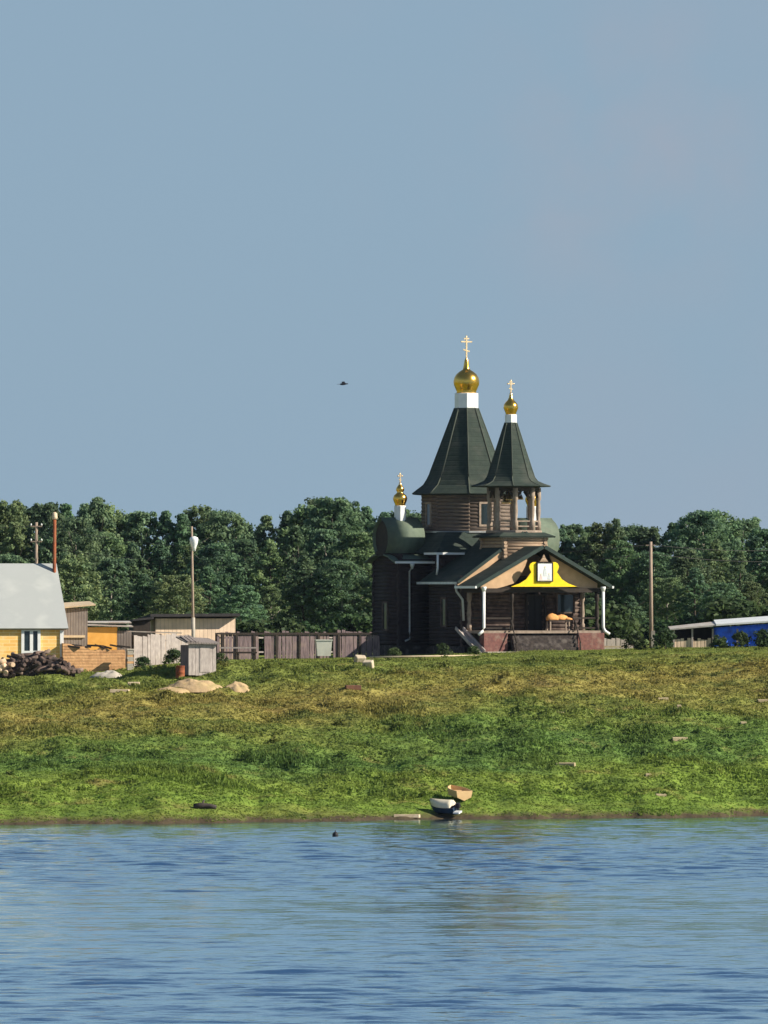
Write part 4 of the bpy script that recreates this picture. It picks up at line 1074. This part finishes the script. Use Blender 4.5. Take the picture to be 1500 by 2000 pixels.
Y = 499.0; k_ = Y / F
o = frame_at('black_shed', 277, 1240, Y, B, 'small black flat-roofed shed left of the long tan shed', 'shed')
z0 = o.location.z
x = MB(); x.box((0, .8, hy(1212, Y, z0) / 2), (34 * k_, 1.6, hy(1212, Y, z0))); x.build('wall', M['darkwood'], o)
x = MB(); x.slab([(-20 * k_, -.3, hy(1209, Y, z0)), (22 * k_, -.3, hy(1205, Y, z0)), (22 * k_, 2, hy(1211, Y, z0)), (-20 * k_, 2, hy(1213, Y, z0))], .14); x.build('roof', M['darkroof'], o)

Y = 500.5; k_ = Y / F
o = frame_at('long_shed', 382, 1240, Y, R(15), 'long low shed with a tan wall under a flat black roof', 'shed')
z0 = o.location.z
x = MB(); x.box((0, 1.2, hy(1208, Y, z0) / 2), (160 * k_, 2.4, hy(1208, Y, z0))); x.build('wall', M['tanwall'], o)
x = MB(); x.slab([(-95 * k_, -.7, hy(1199, Y, z0)), (84 * k_, -.7, hy(1198, Y, z0)), (84 * k_, 3, hy(1206, Y, z0)), (-95 * k_, 3, hy(1207, Y, z0))], .2); x.build('roof', M['darkroof'], o)

# ------------------------------------------------------------------ fences
def fence(pts, Y, ytop, label, m, dark=False, gap=.03, wmin=.13, wmax=.24, seed=1, jag=.12, rails=True, name='board_fence'):
    rd = random.Random(seed)
    a = W(pts[0], 1280, Y[0]); b = W(pts[1], 1280, Y[1])
    a.z = b.z = 0
    d = b - a; L_ = d.length; ang = math.atan2(d.y, d.x)
    o = empty(name, (a.x, a.y, tz(a.x, a.y)), ang); tag(o, label, 'fence')
    z0 = o.location.z
    x = MB(); t = 0
    while t < L_:
        w = rd.uniform(wmin, wmax); p = a.lerp(b, t / L_); g0 = tz(p.x, p.y) - z0
        yt = np.interp(t / L_, [q[0] for q in ytop], [q[1] for q in ytop])
        h = hy(yt, p.y, z0) + rd.uniform(-jag, jag * .5)
        lean = rd.uniform(-.03, .03)
        if rd.random() > .04:
            x.prism([(t, rd.uniform(-.02, .02), g0 - .1), (t + w, 0, g0 - .1), (t + w + lean, 0, h - rd.uniform(0, .08)), (t + lean, 0, h)], (0, .035, 0))
        t += w + gap * rd.uniform(.3, 2.2)
    x.build('boards', m, o)
    if dark:
        x = MB(); h0 = hy(ytop[0][1], Y[0], z0); h1 = hy(ytop[-1][1], Y[1], z0)
        x.bar((0, -.06, h0 - .06), (L_, -.06, h1 - .06), .08, .14); x.build('top_shadow_strip', M['darkwood'], o)  # dark strip added as the shadow line along the fence top
        t = .4
        while t < L_:
            s = MB(); s.box((t, -.05, h0 * .48), (rd.uniform(.1, .2), .08, h0 * .96)); s.build('gap_shade_strip', M['darkwood'], o); t += rd.uniform(.9, 1.7)  # dark uprights added in place of the black shaded gaps between boards
    if rails:
        x = MB()
        for fz in (.3, .8):
            h = hy(np.interp(.5, [q[0] for q in ytop], [q[1] for q in ytop]), Y[0], z0)
            x.bar((0, .08, h * fz), (L_, .08, h * fz), .07, .1)
        x.build('rail', M['greyplain'], o)
        n = max(2, int(L_ / 2.4)); 
        for i in range(n + 1):
            s = MB(); p = a.lerp(b, i / n); g0 = tz(p.x, p.y) - z0
            h = hy(np.interp(i / n, [q[0] for q in ytop], [q[1] for q in ytop]), p.y, z0)
            s.box((i / n * L_, .16, (g0 + h) / 2 - .1), (.14, .12, h - g0 + .2)); s.build('post', M['darkwood'], o)
    return o
fence((262, 368), (493, 495), [(0, 1240), (.5, 1238), (1, 1240)], 'pale grey board fence left of the outhouse', M['greyplain'], seed=3, wmin=.2, wmax=.42, gap=.02)
fence((424, 737), (499, 503), [(0, 1236), (.3, 1233), (.55, 1235), (.8, 1231), (1, 1236)], 'long purple-grey board fence between the outhouse and the church', M['fence'], dark=True, seed=4, gap=.035, wmin=.16, wmax=.34, jag=.18)
fence((1176, 1240), (509, 509.5), [(0, 1246), (1, 1247)], 'short low grey fence just right of the church', M['greyplain'], seed=6, wmin=.2, wmax=.35)
# pale sheet lying along the left fence top
x = MB(); x.bar((0, 0, 0), (3.7, .2, -.12), .5, .07); o = x.build('roof_sheet', M['paleroof']); o.location = W(250, 1233, 494.6); tag(o, 'long bluish sheet resting on top of the pale grey fence', 'sheet')

# ------------------------------------------------------------------ outhouse, barrel, pole
p = on_ground(395, 1320); Y = p.y; k_ = Y / F
o = empty('outhouse', p + Vector((0, 0, .05)), R(21)); tag(o, 'grey plank outhouse with a slanting roof standing on the grass', 'outhouse')
z0 = p.z; h = hy(1257, Y, z0); hb = h - .12
x = MB(); rd = random.Random(2)
wd = 57 * k_; n = 8
for i in range(n):
    a = -wd / 2 + wd * i / n
    x.box((a + wd / n / 2, 0, h / 2 - .05), (wd / n - .018, .05 + .012 * (i % 2), h + .05 - rd.uniform(0, .06)))
x.build('front_boards', M['greyplain'], o)
x = MB(); x.box((0, .83, hb / 2 - .03), (wd - .03, 1.58, hb)); x.build('wall', M['fence'], o)
x = MB(); x.slab([(-wd / 2 - .22, -.32, h + .05), (wd / 2 + .22, -.32, h - .02), (wd / 2 + .16, 1.9, h + .30), (-wd / 2 - .22, 1.9, h + .42)], .09)
for i in range(3): x.bar((-wd / 2 - .05 + i * .28, -.3, h + .09 - .01 * i), (-wd / 2 + .1 + i * .28, 1.8, h + .47), .2, .04)
x.build('roof', M['greywood'], o)
x = MB(); x.box((wd * .1, -.045, h * .5), (.72, .03, h * .86)); x.build('door', M['greyplain'], o)

p = on_ground(352, 1325); x = MB(); x.lathe([(.31, 0), (.32, .04), (.30, .06), (.30, .36), (.315, .38), (.30, .4), (.30, .78), (.32, .8), (.29, .82)], (0, 0, 0), 18); o = x.build('steel_barrel', M['rust']); o.location = p
tag(o, 'rusty orange steel barrel at the corner of the outhouse', 'barrel')

Y = 490.5
pb = W(378, 1290, Y); pb.z = tz(pb.x, Y)
o = empty('lamp_pole', pb); tag(o, 'leaning grey lamp pole with a white lamp head behind the outhouse', 'lamp pole')
tp = W(374.5, 1028, Y) - pb
x = MB(); x.tube([(0, 0, 0), tp * .5, tp], .115, 10, r2=.07); x.build('pole', M['polewood'], o)
x = MB(); x.tube([(.0, -.16, 0), (-.02, -.16, hy(1206, Y, pb.z))], .13, 8); x.build('footing', M['concrete'], o)
c = W(379, 1052, Y) - pb
x = MB(); x.lathe([(.12, -.86), (.16, -.6), (.25, -.36), (.30, -.08), (.27, .06), (.12, .14), (.05, .16)], tuple(c + Vector((0, -.3, 0))), 18); x.build('lamp_head', M['white'], o)
x = MB(); x.tube([tp * .9, c + Vector((0, -.3, .12))], .03, 6); x.build('bracket', M['polewood'], o)

Y = 505.0
pb = W(1272, 1255, Y); pb.z = tz(pb.x, Y)
o = empty('utility_pole', pb); tag(o, 'bare wooden utility pole right of the church', 'pole')
tp = W(1271, 1058, Y) - pb
x = MB(); x.tube([(0, 0, -.2), tp * .5, tp], .15, 10, r2=.11); x.build('pole', M['polewood'], o)
x = MB(); x.box((.12, -.15, .55), (.26, .24, 1.3)); x.build('footing', M['concrete'], o)
x = MB(); x.bar(tp + Vector((-.35, -.05, -.25)), tp + Vector((.35, -.05, -.25)), .06, .07); x.build('crossarm', M['polewood'], o)

Y = 520.0
pb = W(71, 1270, Y); pb.z = tz(pb.x, Y)
o = empty('utility_pole', pb); tag(o, 'pale utility pole with short crossarms behind the white roof', 'pole')
tp = W(71, 1020, Y) - pb
x = MB(); x.tube([(0, 0, -.2), tp * .5, tp], .14, 10, r2=.11); x.build('pole', M['polewood'], o)
for dz in (.3, 1.4):
    x = MB(); x.bar(tp + Vector((-.42, -.1, -dz)), tp + Vector((.42, -.1, -dz)), .08, .09); cr_ = x.build('crossarm', M['polewood'], o)
    x = MB()
    for dx in (-.38, .38): x.lathe([(.05, 0), (.06, .08), (.03, .16)], tuple(tp + Vector((dx, -.1, -dz + .05))), 8)
    x.build('insulator', M['white'], cr_)
def wire(a, b, sag, label):
    x = MB(); pts = []
    for i in range(15):
        t = i / 14; q = a.lerp(b, t); q.z -= sag * 4 * t * (1 - t); pts.append(q - a)
    x.tube(pts, .017, 5); o = x.build('overhead_wire', M['wire']); o.location = a; tag(o, label, 'wire')
wire(W(-250, 1022, 522), W(71, 1026, 520), .3, 'wire running left from the crossarm pole behind the white roof')
wire(W(75, 1030, 520), W(1268, 1064, 505), 1.5, 'upper wire crossing the wood between the two utility poles')
wire(W(75, 1068, 520), W(1268, 1082, 505), 1.4, 'lower wire crossing the wood between the two utility poles')
wire(W(1274, 1064, 505), W(1700, 1060, 515), .5, 'upper wire running right from the bare pole')
wire(W(1274, 1082, 505), W(1700, 1085, 515), .5, 'lower wire running right from the bare pole')

# ------------------------------------------------------------------ sand heaps, slabs and small things
from mathutils import noise as mnoise
def heap(px, py, rx, ry, h, name, m, label, seed):
    x = MB(); vs = []; nr, na = 12, 40
    for i in range(nr + 1):
        t = i / nr
        for k in range(na):
            a = 2 * math.pi * k / na
            q = 1 + .30 * mnoise.noise(Vector((math.cos(a) * 1.3, math.sin(a) * 1.3, seed)))
            X_, Y_ = math.cos(a) * rx * t * q, math.sin(a) * ry * t * q
            zz = h * (1 - t) ** .9 * (1 - .15 * t) if t < 1 else -.25
            zz = h * (.5 + .5 * math.cos(math.pi * min(1, t * 1.02))) ** .5 - (.2 if i == nr else 0)
            zz += h * (.34 * mnoise.noise(Vector((X_ * 1.6, Y_ * 1.6, seed))) + .14 * mnoise.noise(Vector((X_ * 4.5, Y_ * 4.5, seed + 5)))) * min(1, (1 - t) * 2.5)
            vs.append((X_, Y_, zz))
    x.add(vs, [(i * na + k, i * na + (k + 1) % na, (i + 1) * na + (k + 1) % na, (i + 1) * na + k) for i in range(nr) for k in range(na)], 0, True)
    o = x.build(name, m); o.location = on_ground(px, py) + Vector((0, 0, -.08)); tag(o, label, 'heap'); return o
heap(380, 1344, 2.0, 1.3, .62, 'sand_heap', M['sand'], 'long tan sand heap in front of the outhouse', 41)
heap(462, 1347, 1.0, .85, .55, 'sand_heap', M['sand'], 'small round sand heap right of the long one', 42)
heap(212, 1320, 1.25, .8, .42, 'lime_heap', M['lime'], 'pale heap of lime in front of the orange clay wall', 44)
heap(335, 1348, 1.1, .7, .28, 'sand_heap', M['sand'], 'low grassy sand heap at the left foot of the long one', 43)

def slab_thing(name, px, py, size, rz, m, label, cat, tilt=0.0, dz=0.0):
    x = MB(); w, d, h = size
    rd = random.Random(px)
    vs = [(-w / 2, -d / 2), (w / 2 * rd.uniform(.8, 1), -d / 2 * rd.uniform(.7, 1)), (w / 2, d / 2 * rd.uniform(.6, 1)), (-w / 2 * rd.uniform(.7, 1), d / 2)]
    x.prism([(a, b, -.1) for a, b in vs], (0, 0, h + .1))
    o = x.build(name, m)
    bv = o.modifiers.new('edge', 'BEVEL'); bv.width = min(w, d, h) * .15; bv.segments = 2
    o.location = on_ground(px, py) + Vector((0, 0, dz)); o.rotation_euler = (tilt, 0, rz); tag(o, label, cat); return o
slab_thing('stone_block', 261, 1341, (.84, .4, .30), .1, M['palewood'], 'pale rectangular block lying in the grass left of the sand heaps', 'block')
slab_thing('plank', 234, 1350, (1.3, .25, .12), .05, M['palewood'], 'thin pale plank lying in the grass beside the pale block', 'plank')
slab_thing('broken_slab', 702, 1294, (.75, .5, .5), .4, M['palestone'], 'left one of two pale broken slabs at the end of the long pipe', 'slab', .5)
slab_thing('broken_slab', 720, 1303, (.7, .5, .45), -.3, M['palestone'], 'right, lower one of two pale broken slabs by the long pipe', 'slab', .4)
for a, b_, w, lab in ((1295, 1366, .9, 'pale rounded stone high on the right bank below the bare pole'), (1326, 1380, .35, 'small pale stone beside the rounded one on the right bank'), (1090, 1394, .95, 'flat pale stone on the dry grass below the church steps'),
                      (1328, 1444, 1.25, 'longest white slab low on the right bank'), (1105, 1493, 1.4, 'flat tan slab in the green grass below the church'), (1290, 1554, .8, 'tan stone near the water on the right'), (1452, 1413, .5, 'small pale stone far right on the dry bank'),
                      (1490, 1370, .9, 'pale stone at the right picture edge'), (1266, 1515, .4, 'tiny pale stone in the lush grass on the right')):
    slab_thing('flat_stone', a, b_, (w * .85, .38, .13), .3 * math.sin(a), M['dullstone'], lab, 'stone', .12, -.03)
slab_thing('rubble', 690, 1345, (1.1, .7, .22), .2, M['brown'], 'brown lump of rubble in the dry grass below the long pipe', 'rubble')
# long pale pipe before the church
a = on_ground(722, 1286); b_ = on_ground(936, 1284); a = W(722, 1284, 492.5); b_ = W(938, 1281, 494)
x = MB(); x.tube([a - a, (b_ - a) * .5 + Vector((0, 0, .02)), b_ - a], .075, 10); o = x.build('long_pipe', M['palewood']); o.location = a; tag(o, 'long pale pipe lying along the grass before the church', 'pipe')
sp_ = MB()
for t in (.02, .35, .7, .98): 
    q = (b_ - a) * t; sp_.box((q.x, q.y, q.z - .38), (.2, .2, .6))
sp_.build('support', M['concrete'], o)
a = W(1172, 1263, 503); b_ = W(1228, 1263, 503); x = MB(); x.bar((0, 0, 0), b_ - a, .2, .12); o = x.build('plank', M['palewood']); o.location = a; tag(o, 'pale plank lying right of the church steps', 'plank')

# white tank and dark bench by the fence
Y = 496.5; k_ = Y / F
p = W(632, 1281, Y); p.z = max(p.z, tz(p.x, Y)) ; o = empty('water_tank', p, R(6)); tag(o, 'white plastic tank standing before the purple-grey fence', 'tank')
h = 30 * k_
x = MB(); x.prism([(-.47, -.42, 0), (.47, -.42, 0), (.47, .42, 0), (-.47, .42, 0)], (0, 0, .02)); 
x.add([(-.46, -.42, 0), (.46, -.42, 0), (.46, .42, 0), (-.46, .42, 0), (-.55, -.5, h), (.55, -.5, h), (.55, .5, h), (-.55, .5, h)], [(3, 2, 1, 0), (4, 5, 6, 7), (0, 1, 5, 4), (1, 2, 6, 5), (2, 3, 7, 6), (3, 0, 4, 7)]); x.build('body', M['tank'], o)
x = MB(); x.box((0, 0, h + .03), (1.18, 1.08, .07)); x.build('rim', M['tank'], o)
p = W(465, 1288, 496); p.z = tz(p.x, 496); o = empty('bench', p, R(3)); tag(o, 'dark low bench against the purple-grey fence', 'bench')
x = MB(); x.box((0, 0, .62), (2.6, .5, .12)); x.build('seat', M['darkwood'], o)
for dx in (-1.1, 0, 1.1):
    x = MB(); x.box((dx, 0, .26), (.12, .4, .6)); x.build('leg', M['darkwood'], o)
x = MB(); x.box((0, .22, .95), (2.6, .08, .1)); x.build('backrest', M['greyplain'], o)

# ------------------------------------------------------------------ blue-walled shed on the right
Y = 500.0; k_ = Y / F
p = W(1313, 1262, Y); z0 = tz(p.x, Y); p.z = z0
o = empty('open_shed', p, 0); tag(o, 'long low shed with a pale tin roof and blue tarpaulin walls at the right edge', 'shed')
LN = 260 * k_
def q(px, py, dy=0): return Vector(((px - 1313) * k_, dy, hy(py, Y, z0)))
x = MB(); x.slab([q(1308, 1228, -.4), q(1400, 1220, -.4), q(1400, 1214, 3.2), q(1308, 1224, 3.2)], .1, 0)
x.slab([q(1398, 1219, -.45), q(1580, 1207, -.45), q(1580, 1198, 3.2), q(1398, 1211, 3.2)], .12, 1); x.build('roof', [M['paleroof'], M['white']], o)
x = MB(); x.box((LN / 2, 2.8, hy(1226, Y, z0) / 2), (LN, .12, hy(1226, Y, z0))); x.build('back_wall', M['darkwood'], o)
x = MB(); rd = random.Random(9)
for i in range(11):
    w = 6.6; xx = 1316 + i * w; hh = hy(1249 + rd.uniform(-3, 3), Y, z0)
    x.box(((xx - 1313 + w / 2) * k_, 0, hh / 2 - .1), (w * k_ - .02, .05, hh + .2))
x.build('low_boards', M['tanwall'], o)
x = MB(); nx, nz = 30, 6; vs = []
for j in range(nz + 1):
    for i in range(nx + 1):
        pxx = 1393 + (1580 - 1393) * i / nx; t0 = 1226 - (pxx - 1393) * .075
        z1 = hy(t0, Y, z0); zz = z1 * j / nz
        vs.append(((pxx - 1313) * k_, .05 + .10 * math.sin(i * 1.1 + j * .5) + .05 * math.sin(i * 2.3 + 1), zz))
x.add(vs, [(j * (nx + 1) + i, j * (nx + 1) + i + 1, (j + 1) * (nx + 1) + i + 1, (j + 1) * (nx + 1) + i) for j in range(nz) for i in range(nx)], 0, True)
tp_ = x.build('tarpaulin_wall', M['tarp'], o); sf = tp_.modifiers.new('th', 'SOLIDIFY'); sf.thickness = .02
for pxx in (1316, 1352, 1392, 1440, 1500):
    x = MB(); x.box(((pxx - 1313) * k_, -.06, hy(1228, Y, z0) / 2), (.12, .12, hy(1228, Y, z0))); x.build('post', M['greyplain'], o)

# ------------------------------------------------------------------ boats, buoy, bird
def hull(mb, L_, w, h, mi=0, up=True, n=9):
    """open boat hull along +x (bow at +x)"""
    secs = []
    for i in range(n):
        t = i / (n - 1); x = -L_ / 2 + L_ * t
        ww = w / 2 * (1 - max(0, (t - .45) / .55) ** 2.2) * (.88 + .12 * min(1, t * 3)); zk = h * .9 * max(0, (t - .7) / .3) ** 2
        top = h * (1 + .18 * t * t)
        secs.append([(x, -ww, top), (x, -ww * .86, zk + (top - zk) * .35), (x, 0, zk), (x, ww * .86, zk + (top - zk) * .35), (x, ww, top)])
    vs = [p for s in secs for p in s]
    fs = [(i * 5 + k, i * 5 + k + 1, (i + 1) * 5 + k + 1, (i + 1) * 5 + k) for i in range(n - 1) for k in range(4)]
    mb.add(vs, fs, mi, False); mb.add(secs[0], [(0, 1, 2, 3, 4)], mi)
    return secs
p = on_ground(868, 1592)
bo = empty('motor_boat', p + Vector((0, 0, .06)), R(150)); bo.rotation_euler.x = R(-16); tag(bo, 'dark blue motor boat with a cream cover drawn up at the water edge', 'boat')
x = MB(); sx = hull(x, 1.75, .95, .5); hb_ = x.build('hull', M['boathull'], bo); sf = hb_.modifiers.new('th', 'SOLIDIFY'); sf.thickness = .03
x = MB()
cv = [[(s[0][0], s[0][1] * 1.04, s[0][2] + .02), (s[0][0], s[0][1] * .5, s[0][2] + .3), (s[0][0], 0, s[0][2] + .40), (s[0][0], s[4][1] * .5, s[0][2] + .3), (s[4][0], s[4][1] * 1.04, s[4][2] + .02)] for s in sx[1:]]
x.add([q_ for s in cv for q_ in s], [(i * 5 + k, i * 5 + k + 1, (i + 1) * 5 + k + 1, (i + 1) * 5 + k) for i in range(len(cv) - 1) for k in range(4)], 0, True); x.add(cv[0], [(0, 1, 2, 3, 4)])
c_ = x.build('cover', M['boatwhite'], bo); sf = c_.modifiers.new('th', 'SOLIDIFY'); sf.thickness = .02
x = MB(); x.box((-1.02, 0, .55), (.26, .22, .3)); x.box((-.99, 0, .25), (.1, .09, .5)); x.box((-1.02, 0, .05), (.22, .05, .1)); mo = x.build('outboard_motor', M['motor'], bo)
bv = mo.modifiers.new('b', 'BEVEL'); bv.width = .03
x = MB(); x.box((-1.10, .30, .22), (.4, .4, .10)); x.build('stern_step', M['white'], bo)

p = on_ground(893, 1561)
b2 = empty('rowing_boat', p + Vector((0, 0, .02)), R(113)); tag(b2, 'tan rowing boat on the grass just behind the motor boat, its flat stern facing out', 'boat')
x = MB(); hull(x, 2.1, 1.2, .60); h2 = x.build('hull', M['boattan'], b2); sf = h2.modifiers.new('th', 'SOLIDIFY'); sf.thickness = .04
b2.rotation_euler.y = R(-6)
for dx, ww in ((-.45, 1.02), (.25, .98)):
    x = MB(); x.box((dx, 0, .46), (.2, ww, .04)); x.build('thwart', M['boattan'], b2)

p = on_ground(400, 1580); x = MB(); x.tube([(-.65, 0, .12), (-.2, .05, .2), (.3, 0, .17), (.68, -.05, .1)], .2, 9, r2=.12); x.tube([(-.2, .05, .2), (-.05, .2, .5)], .06, 6); o = x.build('driftwood_log', M['tyre']); o.location = p; tag(o, 'dark driftwood log lying on the grass near the water', 'log')
Yb = EYE * F / (1633 - HOR); p = W(655, 1633, Yb); p.z = 0
x = MB(); x.lathe([(.02, -.14), (.12, -.10), (.17, 0), (.16, .1), (.09, .19), (.03, .22), (.03, .3)], (0, 0, .03), 14); o = x.build('buoy', M['black']); o.location = p; tag(o, 'small black buoy floating off the bank', 'buoy')
slab_thing('driftwood_plank', 795, 1594, (1.6, .25, .1), .02, M['palewood'], 'pale plank on the mud left of the motor boat', 'plank')

p = W(671, 750, 380)
x = MB()
body = [(0.015, -.20), (.05, -.15), (.07, -.03), (.06, .07), (.035, .14), (.04, .19), (.01, .25)]
vb_ = MB(); vb_.lathe(body, (0, 0, 0), 10)
x.add([(v[2], v[0], v[1] * .9) for v in vb_.v], vb_.f, 0, True)
x.add([(-.19, -.02, 0), (-.34, -.07, .01), (-.36, .07, .01), (-.19, .02, 0), (-.19, 0, .02)], [(0, 1, 4), (1, 2, 4), (2, 3, 4), (0, 1, 2, 3)])
for s in (-1, 1):
    x.add([(.10, s * .05, .03), (-.08, s * .05, .03), (-.05, s * .26, .09), (.09, s * .26, .10), (-.12, s * .52, .02), (-.02, s * .50, .03), (.02, s * .15, .085)],
          [(0, 1, 2, 3), (3, 2, 4, 5), (0, 1, 6), (3, 2, 6), (0, 3, 6), (1, 2, 6)])
o = x.build('bird', M['black']); o.location = p; o.rotation_euler = (R(10), R(-4), R(8)); tag(o, 'small dark bird flying left of the church domes', 'bird')

# ------------------------------------------------------------------ sky, sun, camera
HAZE = .00002
SAZ, SEL = 77.0, 31.0           # sun: degrees to the right of straight behind the camera, elevation
sdir = Vector((math.sin(R(SAZ)) * math.cos(R(SEL)), -math.cos(R(SAZ)) * math.cos(R(SEL)), math.sin(R(SEL))))
world = bpy.data.worlds.new('World'); sc.world = world; world.use_nodes = True
nt = world.node_tree; nt.nodes.clear(); L = nt.links
out = N(nt, 'ShaderNodeOutputWorld'); bg = N(nt, 'ShaderNodeBackground'); L.new(bg.outputs[0], out.inputs[0])
sky = N(nt, 'ShaderNodeTexSky'); sky.sky_type = 'NISHITA'; sky.sun_disc = False
sky.sun_elevation = R(SEL); sky.sun_rotation = math.atan2(sdir.x, sdir.y)
sky.altitude = 0; sky.air_density = 1.0; sky.dust_density = .4; sky.ozone_density = 3.0
tcw = N(nt, 'ShaderNodeTexCoord'); spw = N(nt, 'ShaderNodeSeparateXYZ'); L.new(tcw.outputs['Generated'], spw.inputs[0])
SKYS = .05
hz_ = N(nt, 'ShaderNodeMapRange'); hz_.inputs[1].default_value = .13; hz_.inputs[2].default_value = .5; hz_.inputs[3].default_value = .94; hz_.inputs[4].default_value = .1
L.new(spw.outputs[2], hz_.inputs[0])
# hazy lower air, slightly warmer in a faint drifting veil
nz_ = N(nt, 'ShaderNodeTexNoise'); nz_.inputs['Scale'].default_value = 14; nz_.inputs['Detail'].default_value = 4; nz_.inputs['Roughness'].default_value = .45
L.new(tcw.outputs['Generated'], nz_.inputs['Vector'])
mrn = N(nt, 'ShaderNodeMapRange'); mrn.inputs[1].default_value = .5; mrn.inputs[2].default_value = .72; mrn.inputs[4].default_value = .55; L.new(nz_.outputs[0], mrn.inputs[0])
dst = N(nt, 'ShaderNodeVectorMath', operation='DISTANCE'); dst.inputs[1].default_value = (.034, .997, .062); L.new(tcw.outputs['Generated'], dst.inputs[0])
cl_ = N(nt, 'ShaderNodeMapRange'); cl_.interpolation_type = 'SMOOTHSTEP'; cl_.inputs[1].default_value = .004; cl_.inputs[2].default_value = .034; cl_.inputs[3].default_value = 1.0; cl_.inputs[4].default_value = 0; L.new(dst.outputs['Value'], cl_.inputs[0])
nz2 = N(nt, 'ShaderNodeTexNoise'); nz2.inputs['Scale'].default_value = 60; nz2.inputs['Detail'].default_value = 5; L.new(tcw.outputs['Generated'], nz2.inputs['Vector'])
mrc = N(nt, 'ShaderNodeMapRange'); mrc.inputs[1].default_value = .35; mrc.inputs[2].default_value = .65; mrc.inputs[4].default_value = .75; L.new(nz2.outputs[0], mrc.inputs[0])
mlc = N(nt, 'ShaderNodeMath', operation='MULTIPLY'); L.new(cl_.outputs[0], mlc.inputs[0]); L.new(mrc.outputs[0], mlc.inputs[1])
mxc = N(nt, 'ShaderNodeMath', operation='MAXIMUM'); L.new(mlc.outputs[0], mxc.inputs[0]); L.new(mrn.outputs[0], mxc.inputs[1])
veil = N(nt, 'ShaderNodeMixRGB'); veil.inputs[1].default_value = (.170 / SKYS, .247 / SKYS, .323 / SKYS, 1); veil.inputs[2].default_value = (.212 / SKYS, .246 / SKYS, .304 / SKYS, 1); L.new(mxc.outputs[0], veil.inputs[0])
mixw = N(nt, 'ShaderNodeMixRGB'); L.new(hz_.outputs[0], mixw.inputs[0]); L.new(sky.outputs[0], mixw.inputs[1]); L.new(veil.outputs[0], mixw.inputs[2])
L.new(mixw.outputs[0], bg.inputs[0]); bg.inputs[1].default_value = SKYS

hm, hnt, hout = new_mat('river_haze')
pv = N(hnt, 'ShaderNodeVolumePrincipled'); pv.inputs['Color'].default_value = (.55, .72, 1, 1); pv.inputs['Density'].default_value = HAZE
hnt.links.new(pv.outputs[0], hout.inputs['Volume'])
hb = MB(); hb.box((0, 2650, 17.0), (8200, 7100, 40)); hz_o = hb.build('haze', hm); tag(hz_o, 'thin bluish haze over the river and the far wood', 'haze', kind='stuff')

sun = bpy.data.lights.new('Sun', 'SUN'); sun.energy = 5.0; sun.angle = R(.5); sun.color = (1, .90, .74)
so = bpy.data.objects.new('Sun', sun); COL.objects.link(so); so.rotation_euler = sdir.to_track_quat('Z', 'Y').to_euler(); so.location = (60, 400, 80)

cam = bpy.data.cameras.new('Camera'); co = bpy.data.objects.new('Camera', cam); COL.objects.link(co)
cam.sensor_fit = 'VERTICAL'; cam.sensor_height = 36; cam.sensor_width = 27; cam.lens = F / 2000 * 36
cam.clip_start = 1; cam.clip_end = 20000
co.location = (0, 0, EYE); co.rotation_euler = (R(90) + math.atan(150 / F), 0, 0)
sc.camera = co
sc.view_settings.view_transform = 'Standard'; sc.view_settings.look = 'None'; sc.view_settings.exposure = .7; sc.view_settings.gamma = 1
sc.cycles.use_denoising = True
sc.cycles.max_bounces = 8
